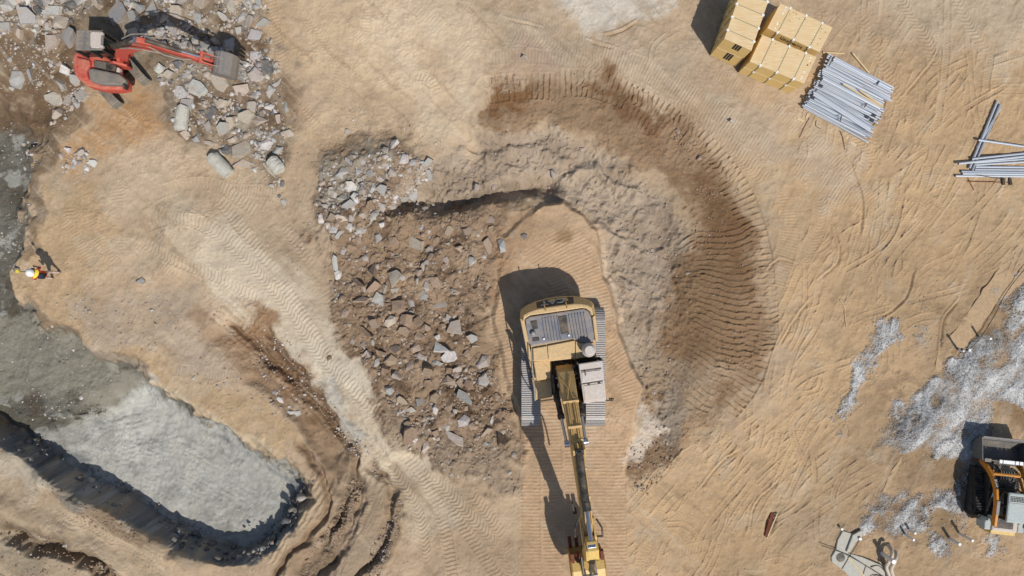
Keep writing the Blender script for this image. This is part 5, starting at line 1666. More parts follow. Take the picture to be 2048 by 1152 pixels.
mb.build("band", 'dark', t)
MB().cyl(b0 + Vector((0, 0, hh)), b0 + Vector((0, 0, hh + .05)), .075, .06, n=10).build("cap", 'white', t)
stub((1927, 706.5), (1916, 700), .05, "white slim stub leaning close to the banded stake", 'white')
for pts, lab in (([(1776, 1090, .25), (1783, 1100, .5), (1784, 1111, .62), (1777, 1124, .5), (1773, 1134, .3), (1778, 1150, .16), (1786, 1175, .1)], "bent dusty conduit sweeping up beside the thick pipe, inner"), ([(1790, 1102, .3), (1793, 1112, .55), (1789, 1124, .62), (1783, 1136, .4), (1785, 1148, .2), (1794, 1175, .12)], "bent dusty conduit sweeping up beside the thick pipe, outer")):
    q = catmull([(*P(a, b_, c), c) for a, b_, c in pts], .08)
    MB().tube(q, .085, 10).alone("bent_conduit", 'conduit', lab, "conduit", "bent conduits by the slab", smooth=True)
MB().bar((*P(1697, 1115, .13), .13), (*P(1735, 1160, .13), .13), .06, .04).alone("timber_batten", 'timber', "thin orange tinted batten lying on the concrete slab", "timber", bevel=.006)
for pts, lab in (([(1640, 1088), (1676, 1101), (1700, 1112), (1740, 1136), (1775, 1158)], "dark bar crossing the concrete slab from the sand"), ([(1738, 1132), (1752, 1128), (1766, 1140), (1772, 1160)], "looping dark cable at the slab's outer end"), ([(1732, 1160), (1745, 1148), (1762, 1150)], "short dark cable loop at the frame edge on the slab"),
                 ([(1755, 1120), (1764, 1132), (1772, 1150)], "pale thin cable beside the bent conduits")):
    q = catmull(pts, 5)
    MB().tube([G(a, b_, .16) for a, b_ in q], .02, 6).alone("cable", 'wire' if 'dark' in lab else 'conduit', lab, "cable")
for (a, b_), lab in ((((1684, 1138), (1720, 1078)), "narrow dark joint bar along the slab's length"), (((1726, 1150), (1732, 1130)), "short dark joint bar near the slab's outer end")):
    p0, p1 = P(*a, .11), P(*b_, .11)
    MB().bar((*p0, .108), (*p1, .108), .035, .02).alone("joint_bar", 'wire', lab, "bar")
MB().bar(G(1544, 1026, .03), G(1531, 1072, .03), .16, .1).alone("rusty_channel", 'rust', "rusty steel channel lying in a small dug slot", "steel channel")
MB().bar(G(1554, 1026, .05), G(1533, 1076, .05), .05, .05).alone("timber_batten", 'timber', "pale batten lying along the rusty channel's slot", "timber", bevel=.006)

# ------------------------------------------------------------------ the worker
wx, wy = P(113, 550)
wz = gz(wx, wy) - .01
WM = rotz((wx, wy, wz), 152)          # local +x is the way the worker faces
wk = bpy.data.meshes.new("person")
V, E, R_ = [], [], []


def jn(p, r, par=None):
    V.append(p)
    R_.append(r)
    if par is not None: E.append((par, len(V) - 1))
    return len(V) - 1


pel = jn((0, 0, .95), .155)
sp_ = jn((.03, 0, 1.14), .145, pel)
ch = jn((.07, 0, 1.34), .165, sp_)
nk = jn((.10, 0, 1.50), .065, ch)
hd_ = jn((.14, 0, 1.60), .095, nk)
jn((.15, 0, 1.70), .085, hd_)
jn((.24, 0, 1.585), .018, hd_)        # nose
hands = []
for s_ in (-1, 1):
    hp = jn((0, s_ * .11, .88), .105, pel)
    kn = jn((.08 if s_ > 0 else -.02, s_ * .17, .48), .07, hp)
    an = jn((.02 if s_ > 0 else -.14, s_ * .21, .09), .05, kn)
    jn((.2 if s_ > 0 else .04, s_ * .23, .04), .045, an)
    sh = jn((.07, s_ * .20, 1.40), .072, ch)
    el = jn((.14 if s_ < 0 else .06, s_ * .30, 1.15), .05, sh)
    wr = jn((.40 if s_ < 0 else .26, s_ * .22, 1.10), .034, el)
    pl = jn((.46 if s_ < 0 else .33, s_ * .20, 1.10), .036, wr)
    hands.append((pl, s_))
for pl, s_ in hands:
    b0_ = Vector(V[pl])
    for k, l in enumerate((.075, .085, .08, .065)):
        k0 = jn(tuple(b0_ + Vector((.035, (k - 1.5) * .02, .012))), .0095, pl)
        k1 = jn(tuple(b0_ + Vector((.035 + l * .5, (k - 1.5) * .022, .0))), .009, k0)
        jn(tuple(b0_ + Vector((.03 + l * .7, (k - 1.5) * .021, -.032))), .008, k1)
    t0 = jn(tuple(b0_ + Vector((.0, -s_ * .035, .0))), .011, pl)
    jn(tuple(b0_ + Vector((.035, -s_ * .05, -.015))), .009, t0)
wk.from_pydata(V, E, [])
pe = bpy.data.objects.new("person", wk)
COL.objects.link(pe)
sk = pe.modifiers.new("skin", 'SKIN')
lay = wk.skin_vertices[0].data if wk.skin_vertices else None
if lay is None:
    bm = bmesh.new(); bm.from_mesh(wk); bm.verts.layers.skin.verify(); bm.to_mesh(wk); bm.free()
    lay = wk.skin_vertices[0].data
for i, r in enumerate(R_): lay[i].radius = (r, r)
lay[0].use_root = True
ss = pe.modifiers.new("smooth", 'SUBSURF')
ss.levels = ss.render_levels = 1
bpy.context.view_layer.update()
me2 = bpy.data.meshes.new_from_object(pe.evaluated_get(bpy.context.evaluated_depsgraph_get()))
bpy.data.objects.remove(pe)
me2.materials.clear()
for k in ('skin', 'redcloth', 'trouser', 'dark'): me2.materials.append(M[k])
for p in me2.polygons:
    c = p.center
    p.use_smooth = True
    if c.z < .11: p.material_index = 3
    elif c.z < .97: p.material_index = 2 if math.hypot(c.x, 0) < .24 or abs(c.y) < .1 else 0
    elif c.z < 1.47 and not (c.x > .24): p.material_index = 1
me2.name = "person"
pe = bpy.data.objects.new("person", me2)
COL.objects.link(pe)
pe.matrix_world = WM
ORG[pe.name] = Vector((0, 0, 0))
tag(pe, "worker in white helmet, red sleeves and yellow orange vest on the bank", "person")


def wear(mb, name, mat):
    o = mb.build(name, mat, None)
    o.parent = pe
    for p in o.data.polygons: p.use_smooth = True
    return o


ring = lambda z, a, b_, cx: [(cx + a * math.cos(2 * math.pi * k / 16), b_ * math.sin(2 * math.pi * k / 16), z) for k in range(16)]
wear(MB().loft([ring(.93, .17, .19, .0), ring(1.1, .168, .185, .025), ring(1.24, .175, .20, .045)], cap=False), "vest_body", 'vest_orange')
wear(MB().loft([ring(1.24, .176, .2, .045), ring(1.32, .185, .225, .06), ring(1.42, .175, .235, .075)], cap=False), "vest_chest", 'vest_orange')
wear(MB().loft([ring(1.42, .176, .236, .075), ring(1.49, .12, .16, .09), ring(1.51, .08, .09, .095)], cap=False), "vest_yoke", 'vest_yellow')
wear(MB().loft([[(-.145 - d, y, z) for y, z in ((-.13, 1.0), (.13, 1.0), (.14, 1.22), (.13, 1.4), (-.13, 1.4), (-.14, 1.22))] for d in (-.06, .05)]), "back_pouch", 'navy')
hm = MB()
prof_ = [(0, .165), (.05, .16), (.1, .125), (.135, .07), (.15, .001)]
hm.loft([[(.15 + r * 1.12 * math.cos(2 * math.pi * k / 18), r * math.sin(2 * math.pi * k / 18), 1.66 + h) for k in range(18)] for h, r in prof_])
hm.loft([[(.16 + r * 1.18 * math.cos(2 * math.pi * k / 18), r * math.sin(2 * math.pi * k / 18), 1.655 + h) for k in range(18)] for h, r in ((0, .185), (.012, .18))])
wear(hm, "helmet", 'white')
for s_ in (-1, 1):
    wear(MB().cyl((.222, s_ * .036, 1.62), (.232, s_ * .036, 1.62), .013, n=8), "eye", 'dark')
    wear(MB().cyl((.13, s_ * .088, 1.6), (.14, s_ * .112, 1.6), .032, .028, n=8), "ear", 'skin')
wear(MB().cyl((.222, -.03, 1.545), (.222, .03, 1.545), .008, n=6), "mouth", 'redcloth')
# survey pole held by the worker
pb = Vector((*P(104, 545, wz), wz))
tp = pb + Vector((-.02, .0, 2.2))
t = empty("survey_pole", tuple(pb), "dark survey pole with yellow head beside the helmeted worker", "survey pole")
MB().tube([pb, tp], .016, 8).build("shaft", 'black', t)
MB().cyl(tp, tp + Vector((0, 0, .1)), .07, .075, 12).build("prism_head", 'vest_yellow', t)
MB().box(pb.x - .12, pb.x + .02, pb.y + .02, pb.y + .18, wz + 1.22, wz + 1.28).build("controller", 'black', t)
# ------------------------------------------------------------------ broken rock
PROTO = []


def hull(points):
    bm = bmesh.new()
    for p in points: bm.verts.new(p)
    bmesh.ops.convex_hull(bm, input=bm.verts)
    bmesh.ops.delete(bm, geom=[v for v in bm.verts if not v.link_faces], context='VERTS')
    bm.normal_update()
    return bm


r3 = random.Random(77)


def rough(bm, amt, cuts):
    """chip the hull: split faces and push the new points about"""
    if cuts:
        bmesh.ops.subdivide_edges(bm, edges=bm.edges[:], cuts=cuts, use_grid_fill=True)
        for v in bm.verts:
            v.co *= 1 + r3.gauss(0, amt)
        bmesh.ops.triangulate(bm, faces=bm.faces[:])


for k in range(36):
    kind = k % 3
    pts = []
    if kind == 0:                                        # angular boulder
        for _ in range(9):
            d = Vector((r3.gauss(0, 1), r3.gauss(0, 1), r3.gauss(0, 1))).normalized()
            pts.append((d.x * .5 * r3.uniform(.75, 1.25), d.y * .5 * r3.uniform(.7, 1.2), d.z * .42 * r3.uniform(.75, 1.05)))
    elif kind == 1:                                      # slab with a broken outline
        n = r3.choice((4, 4, 5, 5, 6))
        t0 = r3.uniform(0, 6)
        tilt = (r3.gauss(0, .3), r3.gauss(0, .3))
        for i in range(n):
            t = t0 + 2 * math.pi * (i + r3.uniform(-.4, .4)) / n
            rr = r3.uniform(.34, .64)
            x, y = rr * math.cos(t), rr * math.sin(t)
            pts += [(x * 1.05, y * 1.05, -.25), (x * r3.uniform(.86, 1.0), y * r3.uniform(.86, 1.0), .22 + x * tilt[0] + y * tilt[1])]
    else:                                                # split block with a sharp ridge
        for i in range(5):
            t = 2 * math.pi * (i + r3.uniform(-.3, .3)) / 5
            pts += [(.52 * math.cos(t), .5 * math.sin(t), -.3), (.5 * math.cos(t) * r3.uniform(.7, 1), .48 * math.sin(t) * r3.uniform(.7, 1), r3.uniform(.0, .25))]
        a = r3.uniform(0, 3)
        pts += [(.3 * math.cos(a), .3 * math.sin(a), .4), (-.25 * math.cos(a), -.2 * math.sin(a), .36)]
    bm = hull(pts)
    lo = None
    vs = [v.co.copy() for v in bm.verts]
    bmesh.ops.triangulate(bm, faces=bm.faces[:])
    lo = (np.array([v.co[:] for v in bm.verts], np.float32), np.array([[v.index for v in f.verts] for f in bm.faces], np.int32)) if not bm.verts.index_update() else None
    bm.free()
    bm = hull(pts)
    bmesh.ops.triangulate(bm, faces=bm.faces[:])
    bmesh.ops.subdivide_edges(bm, edges=[e for e in bm.edges if e.calc_length() > .5], cuts=1)
    for v in bm.verts: v.co += Vector((r3.gauss(0, .012), r3.gauss(0, .012), r3.gauss(0, .008)))
    bmesh.ops.triangulate(bm, faces=bm.faces[:])
    me = bpy.data.meshes.new("rock")
    bm.to_mesh(me)
    bm.free()
    me.materials.append(M['rock'])
    PROTO.append((me, lo, kind))

TONES = {'grey': (184, 181, 174), 'white': (219, 213, 204), 'beige': (200, 181, 156), 'tan': (184, 156, 126), 'pink': (192, 178, 160), 'dark': (116, 117, 118), 'brown': (150, 120, 90), 'soil': (172, 140, 108), 'mauve': (190, 171, 153)}


def tint(name):
    c = TONES[name]
    k = r3.gauss(1, .09)
    c = lin(*c)
    m_ = .3 * c[0] + .55 * c[1] + .15 * c[2]
    f = .12 if name in ('grey', 'white', 'dark') else .28
    return tuple(max(.02, min(.8, (x + (m_ - x) * f) * .93 * k * r3.gauss(1, .015))) for x in c)


def rock(px, py, L, Wd, ang, tone, label, group, hgt=None, kind=None, sink=.34, dz=0.0, name="broken_rock", cat="rock"):
    """one stone; px size of its plan, angle anticlockwise in the picture"""
    p = G(px, py)
    l, w_ = L / S, Wd / S
    h_ = hgt if hgt else min(l, w_) * r3.uniform(.45, .75)
    me, lo, kd = r3.choice([q for q in PROTO if kind is None or q[2] == kind])
    o = bpy.data.objects.new(name, me)
    COL.objects.link(o)
    f = 1.0 if kd != 1 else 1.9
    o.scale = (l, w_, h_ * f)
    o.rotation_euler = (r3.gauss(0, .2), r3.gauss(0, .2), math.radians(ang) + r3.gauss(0, .06))
    o.location = (p.x, p.y, p.z + h_ * (.5 - sink) + dz)
    o.color = (*tint(tone), 1)
    ORG[o.name] = o.location
    return tag(o, label, cat, group)


HAND = [  # px, py, length, width, angle, tone, label, height (None = by size)
    (791, 292, 30, 26, 20, 'white', "bright white boulder standing alone above the rubble pile", .75),
    (687, 346, 40, 26, 38, 'grey', "large pale grey slab tilted on the rubble's upper corner", .5),
    (831, 492, 46, 40, 70, 'beige', "largest flat beige slab in the middle rubble", .3),
    (942, 520, 22, 19, 50, 'white', "white block between the big beige slab and the excavator shadow", .3),
    (669, 528, 52, 13, 98, 'white', "long narrow white slab on the rubble's outer edge", .3), (676, 551, 24, 20, 80, 'white', "square white lump at the foot of the narrow white slab", .35),
    (683, 471, 20, 18, 30, 'grey', "grey stone above the narrow white slab", .25), (687, 501, 28, 12, 80, 'grey', "slim grey splinter beside the narrow white slab", .2),
    (758, 476, 28, 20, 80, 'grey', "upright grey slab left of the big beige slab", .3), (725, 429, 20, 18, 50, 'beige', "rounded beige stone throwing a dark shadow in the upper rubble", .4),
    (762, 450, 22, 14, 10, 'white', "small white stone just above the upright grey slab", .2), (759, 357, 26, 19, 140, 'pink', "pinkish slab among the white stones of the upper rubble", .25),
    (788, 558, 36, 28, 60, 'beige', "tall pointed beige rock with long dark shadow", .8), (805, 554, 18, 17, 60, 'grey', "grey block touching the tall pointed beige rock", .3),
    (791, 584, 28, 22, 160, 'pink', "pinkish slab below the tall pointed beige rock", .2), (898, 462, 22, 18, 40, 'tan', "tan stone at the rubble's inner side below the scarp", .2),
    (895, 492, 16, 18, 70, 'beige', "small beige stone right of the big beige slab", .18), (820, 341, 14, 15, 80, 'beige', "small beige block at the upper rubble edge", .2), (799, 371, 22, 15, 110, 'tan', "tan rock near the upper rubble edge", .22),
    (879, 696, 58, 22, -8, 'white', "long whitish slab in the lower rubble beside the excavator", .3), (903, 716, 28, 24, 40, 'white', "white triangular rock at the end of the long whitish slab", .4),
    (873, 725, 28, 14, -5, 'grey', "bluish grey stone under the long whitish slab", .2), (874, 676, 24, 14, 15, 'white', "white chip above the long whitish slab", .25), (945, 675, 22, 20, 100, 'grey', "grey block nearest the excavator's dark shadow", .35),
    (911, 690, 18, 20, 60, 'grey', "flat grey stone beside the white triangular rock", .2), (781, 780, 26, 20, -10, 'grey', "square grey slab with black shadow at the lane's edge", .5), (793, 752, 20, 24, 60, 'pink', "pinkish slab just above the square grey slab", .3),
    (844, 802, 26, 34, 60, 'pink', "broad dusty slab in the lower rubble", .2), (871, 820, 14, 24, 5, 'white', "small upright white block in the lower rubble", .3), (851, 894, 18, 30, -12, 'beige', "pale rectangular block at the rubble's lower tip", .4),
    (909, 876, 46, 20, -32, 'pink', "long dusty slab slanting in the lower rubble", .2), (793, 696, 30, 22, -25, 'tan', "tan slab in the rubble beside the pale lane", .3), (727, 688, 26, 16, 120, 'pink', "pinkish stone on the rubble edge by the pale lane", .3),
    (823, 606, 20, 17, 120, 'grey', "flat grey stone in the centre of the rubble", .15), (722, 600, 32, 13, 8, 'tan', "long tan block with a shadow over it in the rubble", .3), (883, 608, 40, 16, 0, 'pink', "flat pink streaked slab in the middle rubble", .15),
    (852, 655, 22, 18, -10, 'tan', "tan stone beneath a deep black shadow in the rubble", .5), (753, 727, 14, 24, -25, 'grey', "bluish grey sliver near the pale lane", .2), (894, 855, 16, 16, 20, 'grey', "bluish grey lump in the lower rubble", .25), (984, 842, 10, 24, -20, 'white', "slim white splinter near the excavator's track", .2),
    (36, 159, 40, 36, 60, 'grey', "large lone grey boulder on brown soil at the frame side", .5), (62, 153, 14, 32, 10, 'grey', "thin grey slab beside the large lone boulder", .3), (40, 67, 16, 30, 8, 'beige', "beige upright rock above the large lone boulder", .4),
    (134, 146, 34, 26, 60, 'white', "white speckled slab against the red excavator's tail", .5), (124, 172, 14, 38, 25, 'grey', "long grey slab below the white speckled one", .4), (116, 203, 28, 24, 30, 'pink', "pinkish rock in the heap below the red excavator", .4),
    (115, 229, 28, 26, 70, 'beige', "beige boulder at the lower end of the heap by the dark bank", .5), (154, 160, 22, 30, -30, 'grey', "jagged grey rock under the red excavator's tail", .4),
    (237, 28, 40, 46, 20, 'grey', "big flat grey slab above the red excavator's cab", .4), (306, 20, 36, 32, -30, 'grey', "big grey slab at the upper frame edge", .4), (358, 28, 34, 28, 25, 'beige', "beige slab with a round dark hole near the upper edge", .4),
    (267, 37, 30, 24, -35, 'grey', "grey slab half in the red excavator's shadow", .35), (281, 20, 22, 22, 0, 'grey', "grey stone between two big slabs at the upper edge", .3), (403, 8, 34, 24, 10, 'beige', "beige slab at the upper frame edge above the red boom", .3),
    (446, 36, 20, 14, -30, 'grey', "small pale slab above the red excavator's bucket", .25), (484, 35, 16, 28, -30, 'grey', "narrow slab right of the bucket's shadow", .25), (500, 42, 18, 30, -20, 'pink', "pinkish slab at the heap's edge above the bucket", .3), (527, 47, 28, 18, 10, 'grey', "flat grey slab where the heap meets the sand", .25),
    (487, 180, 38, 24, 5, 'beige', "bright beige block below the grey bucket", .4), (437, 169, 36, 30, -25, 'pink', "soil covered slab left of the bright beige block", .3), (480, 198, 13, 18, 5, 'tan', "small tan block touching the bright beige block", .25),
    (553, 165, 18, 34, -30, 'grey', "long bluish slab at the heap's sand side", .3), (541, 186, 20, 40, -30, 'grey', "tilted grey slab below the long bluish one", .25), (494, 240, 34, 30, 15, 'beige', "broad pale slab in the middle of the grey heap", .3),
    (483, 300, 40, 36, 0, 'beige', "square pale slab near the concrete columns", .35), (483, 328, 38, 18, 10, 'beige', "flat pale slab just below the square one", .2), (395, 272, 20, 34, 15, 'grey', "grey upright slab beside the standing concrete column", .35),
    (419, 253, 20, 20, 5, 'pink', "pale cube of rock right of the concrete column", .3), (445, 262, 22, 36, -30, 'grey', "leaning grey slab in the lower grey heap", .3), (468, 281, 24, 20, 30, 'beige', "small pale wedge above the square pale slab", .3), (421, 286, 40, 14, -20, 'beige', "long pale strip of rock above the lying column", .25),
    (556, 302, 28, 18, 30, 'grey', "grey block above the short concrete column", .35), (539, 340, 50, 13, -52, 'beige', "long narrow slab beside the short concrete column", .3), (557, 237, 14, 22, 10, 'beige', "small beige triangle at the heap's sand edge", .25), (573, 215, 14, 28, 20, 'grey', "bluish slab at the heap's furthest sand edge", .25),
    (566, 405, 16, 16, 20, 'grey', "last grey stone at the tail of the lower heap", .2), (582, 826, 24, 14, -10, 'white', "white flat stone lowest in the row on the brown slope", .15), (560, 800, 22, 14, -30, 'white', "white flat stone midway in the row on the brown slope", .15),
    (549, 785, 14, 10, 0, 'white', "small white stone at the top of the row on the brown slope", .12), (596, 826, 20, 12, 0, 'white', "white stone at the end of the row on the brown slope", .15), (695, 263, 12, 14, 0, 'grey', "small grey stone on sand above the rubble", .2), (1053, 120, 20, 13, -20, 'beige', "pale flat stone on sand above the dark ring", .2),
    (1398, 317, 14, 12, 40, 'tan', "reddish lump on the outer edge of the dark ring", .3), (1355, 262, 14, 10, -40, 'tan', "tan lump on the dark ring nearer the plywood", .25), (1464, 243, 12, 14, 10, 'white', "small white stone on tracked sand below the plywood", .2),
    (282, 562, 18, 13, -10, 'grey', "small grey slab lying on the plateau right of the worker", .25), (658, 716, 14, 10, 30, 'brown', "brown lump alone on the pale lane", .2), (953, 376, 16, 20, 10, 'mauve', "pointed lump on grey spoil above the dark scarp", .5), (986, 374, 12, 16, 0, 'mauve', "smaller lump beside the pointed one above the scarp", .35), (1050, 471, 14, 12, -30, 'mauve', "grey brown lump on the excavator pad's upper end", .3),
    (1106, 347, 16, 26, 0, 'pink', "pinkish pointed lump on grey spoil", .35), (1165, 300, 14, 14, 0, 'mauve', "grey lump near the inner edge of the dark ring", .3),
]
for r in HAND:
    rock(*r[:7], "broken rocks on the site", r[7], kind=1 if min(r[2], r[3]) > 20 and r[7] and r[7] < .45 else None)

# concrete column pieces broken out with the rock
for pts, r_, lab in ((((371, 216), (365, 262)), .31, "round concrete column piece at the heap's left side, standing along the picture"), (((428, 314), (462, 350)), .34, "long concrete column piece lying diagonally at the heap's lower end"), (((546, 321), (564, 343)), .33, "short concrete column piece at the heap's sand side")):
    a, b_ = G(*pts[0]), G(*pts[1])
    a.z += r_ * .75
    b_.z += r_ * .7
    d = (b_ - a).normalized()
    s1 = d.orthogonal().normalized()
    s2 = d.cross(s1)
    rings = []
    for k in range(9):
        t = k / 8
        rr = r_ * (1 + r3.gauss(0, .03)) * (.9 if k in (0, 8) else 1)
        rings.append([a.lerp(b_, t) + (s1 * math.cos(q * math.pi / 8) + s2 * math.sin(q * math.pi / 8)) * rr * (1 + r3.gauss(0, .02)) + d * r3.gauss(0, .03) for q in range(16)])
    MB().loft(rings).alone("concrete_column", 'concrete', lab, "column piece", "broken concrete columns")

# scattered rock: bigger pieces are objects, the rest is rubble
def inside(x, y, poly):
    c = False
    for (x0, y0), (x1, y1) in zip(poly, poly[1:] + poly[:1]):
        if (y0 > y) != (y1 > y) and x < (x1 - x0) * (y - y0) / (y1 - y0) + x0: c = not c
    return c


REG = [  # outline, count, size range px, power, tones, aspect, landmark
    ([(-10, -10), (540, -10), (535, 60), (480, 70), (420, 50), (330, 45), (240, 20), (215, 0), (150, 40), (145, 80), (100, 100), (60, 60), (-10, 70)], 1150, (4, 40), 1.8, ['grey', 'grey', 'white', 'beige', 'dark', 'pink'], "the heap along the upper frame edge"),
    ([(470, 60), (540, 50), (560, 150), (580, 230), (572, 330), (560, 400), (540, 370), (500, 330), (430, 300), (380, 285), (345, 240), (350, 190), (300, 150), (330, 120), (430, 135), (500, 130)], 1600, (4, 38), 1.8, ['grey', 'grey', 'beige', 'white', 'pink', 'dark'], "the grey heap below the red boom"),
    ([(270, 60), (330, 40), (420, 60), (480, 90), (430, 110), (330, 95), (250, 95)], 460, (5, 30), 1.8, ['grey', 'grey', 'dark', 'beige'], "the shadowed heap behind the red boom"),
    ([(100, 120), (145, 110), (160, 160), (180, 190), (130, 240), (100, 250), (95, 200)], 170, (5, 26), 1.9, ['grey', 'white', 'pink', 'beige'], "the heap at the red excavator's tail"),
    ([(120, 300), (190, 300), (185, 350), (120, 345)], 70, (4, 22), 2.2, ['grey', 'white', 'pink'], "the small heap on sand below the red excavator"),
    ([(0, 70), (130, 100), (110, 150), (90, 180), (0, 180)], 200, (3, 14), 2.4, ['tan', 'grey', 'beige', 'white'], "the brown soil at the upper frame side"),
    ([(640, 345), (700, 305), (800, 300), (870, 330), (840, 390), (760, 420), (720, 480), (660, 470), (630, 420)], 1300, (4, 28), 1.9, ['white', 'grey', 'grey', 'white', 'pink', 'tan', 'beige', 'brown'], "the upper rubble"),
    ([(720, 430), (830, 390), (900, 420), (1020, 440), (980, 560), (950, 640), (760, 640), (690, 560), (660, 470)], 1500, (3.2, 32), 2.2, ['tan', 'brown', 'brown', 'pink', 'soil', 'soil', 'soil', 'pink', 'grey'], "the middle rubble"),
    ([(690, 560), (950, 620), (960, 700), (1000, 800), (1030, 880), (830, 890), (770, 790), (705, 690), (655, 560)], 2100, (3.2, 36), 2.15, ['pink', 'beige', 'grey', 'brown', 'brown', 'soil', 'soil', 'soil', 'tan', 'tan'], "the lower rubble"),
    ([(770, 780), (870, 800), (960, 840), (1030, 900), (1020, 950), (930, 965), (830, 910), (790, 850)], 700, (3.5, 16), 2.5, ['grey', 'grey', 'white', 'brown', 'beige', 'soil', 'soil', 'mauve'], "the rubble's lower tip"),
    ([(870, 745), (990, 740), (1020, 830), (920, 840)], 500, (3, 12), 2.4, ['brown', 'brown', 'soil', 'grey'], "the dark soil by the excavator's track"),
    ([(860, 340), (960, 275), (1080, 265), (1220, 300), (1330, 390), (1390, 500), (1360, 640), (1290, 640), (1240, 620), (1200, 480), (1150, 410), (1060, 375), (930, 400)], 800, (2.5, 9), 2.6, ['mauve'], "the grey spoil"),
    ([(1260, 640), (1360, 640), (1340, 760), (1330, 860), (1280, 790)], 200, (2.5, 8), 2.6, ['mauve', 'mauve', 'soil'], "the grey spoil's lower arm"),
    ([(970, 155), (1180, 145), (1350, 230), (1490, 390), (1530, 580), (1510, 750), (1350, 910), (1260, 960), (1270, 880), (1400, 700), (1390, 470), (1250, 300), (970, 240)], 600, (2.2, 6), 2.8, ['soil', 'tan'], "the dark ring"),
    ([(1260, 880), (1330, 870), (1370, 900), (1300, 990), (1255, 980)], 200, (3, 9), 2.4, ['brown', 'soil', 'mauve'], "the dark ring's lower tip"),
    ([(500, 340), (640, 260), (700, 200), (900, 280), (880, 330), (700, 300), (640, 340), (600, 560)], 260, (2.2, 7), 2.8, ['grey', 'beige', 'tan', 'white'], "the sand above the rubble"),
    ([(100, 560), (400, 580), (560, 740), (600, 860), (500, 820), (300, 720), (120, 660)], 420, (2.4, 9), 2.6, ['beige', 'tan', 'soil', 'pink', 'grey'], "the plateau below the worker"),
    ([(570, 650), (620, 740), (700, 850), (800, 980), (760, 960), (680, 880), (600, 760), (560, 690)], 300, (2.5, 9), 2.5, ['white', 'grey', 'soil', 'pink', 'beige'], "the pale lane's outer edge"),
    ([(0, 240), (90, 250), (60, 430), (40, 540), (0, 560)], 170, (2.5, 12), 2.5, ['grey', 'dark', 'dark', 'grey', 'white'], "the wet mud at the frame side"),
    ([(0, 640), (110, 650), (290, 760), (250, 830), (0, 850)], 260, (2.2, 11), 2.6, ['grey', 'white', 'grey', 'dark'], "the smooth wet mud"),
    ([(80, 885), (150, 930), (215, 962), (322, 1022), (429, 1080), (425, 1068), (322, 1008), (215, 946), (150, 912), (85, 870)], 110, (4, 12), 2.1, ['grey', 'dark', 'grey'], "the foot of the rocky cut wall"),
    ([(560, 1040), (610, 960), (630, 960), (600, 1040), (510, 1125), (480, 1110)], 60, (4, 10), 2.3, ['dark'], "the cut wall's corner"),
    ([(300, 1010), (460, 1080), (600, 980), (560, 920), (430, 850), (300, 780), (120, 870)], 260, (2, 6), 2.8, ['grey', 'white', 'grey'], "the grey excavated floor"),
    ([(700, 960), (735, 955), (700, 1050), (640, 1150), (580, 1190), (620, 1100), (680, 1020)], 600, (3, 10), 2.4, ['brown', 'soil', 'soil', 'brown'], "the crumbly row by the dark channel"),
    ([(780, 985), (810, 980), (800, 1060), (760, 1150), (730, 1180), (740, 1100), (770, 1040)], 380, (3, 9), 2.5, ['soil', 'brown', 'mauve'], "the crumbly row beside the tracked sand"),
    ([(0, 1040), (110, 1070), (200, 1110), (260, 1170), (0, 1170)], 260, (3, 11), 2.4, ['soil', 'brown', 'mauve'], "the lower corner bank"),
    ([(90, 960), (230, 1040), (340, 1100), (310, 1110), (180, 1050), (70, 980)], 160, (3, 8), 2.5, ['brown', 'soil', 'brown'], "the brown bench edge"),
    ([(440, 640), (520, 630), (610, 740), (690, 850), (680, 890), (600, 840), (500, 730)], 260, (2.5, 8), 2.6, ['brown', 'soil', 'white'], "the brown slope"),
    ([(1800, 600), (2048, 560), (2048, 900), (1900, 960), (1800, 1000), (1700, 1060), (1660, 1100), (1900, 1110), (2048, 1130), (1700, 840)], 500, (2, 5), 3.0, ['soil', 'brown', 'grey', 'white'], "the gravel spread"),
    ([(0, 0), (2048, 0), (2048, 1152), (0, 1152)], 500, (1.8, 4.5), 3.0, ['beige', 'tan', 'white', 'grey'], "the sand"),
]
POOL = []
for poly, n, (s0, s1), pw_, tones, where in REG:
    x0, x1 = min(p[0] for p in poly), max(p[0] for p in poly)
    y0, y1 = min(p[1] for p in poly), max(p[1] for p in poly)
    k = tries = 0
    centres = [(r3.uniform(x0, x1), r3.uniform(y0, y1)) for _ in range(max(4, n // 40))]
    while k < n and tries < n * 12:
        tries += 1
        if r3.random() < .62:
            c = r3.choice(centres)
            x, y = r3.gauss(c[0], 19), r3.gauss(c[1], 19)
        else:
            x, y = r3.uniform(x0, x1), r3.uniform(y0, y1)
        if not inside(x, y, poly): continue
        k += 1
        u = r3.random()
        s = (s0 ** (1 - pw_) + u * (s1 ** (1 - pw_) - s0 ** (1 - pw_))) ** (1 / (1 - pw_))
        tn = r3.choice(tones)
        if s < 7 and 'rubble' in where and r3.random() < .55: tn = r3.choice(('soil', 'brown', 'tan', 'soil'))
        if s < 8 and 'heap' in where and r3.random() < .3: tn = r3.choice(('tan', 'soil', 'beige', 'pink'))
        POOL.append((s, x, y, tn, where))
hand_xy = [(r[0], r[1], max(r[2], r[3])) for r in HAND]
POOL.sort(key=lambda q: -q[0])
keep_out = [(1030, 590, 1225, 880), (1640, 100, 1790, 290), (1940, 870, 2048, 1075), (1100, 850, 1215, 1152), (1660, 1055, 1780, 1152)]
big, rest = [], []
spots = []
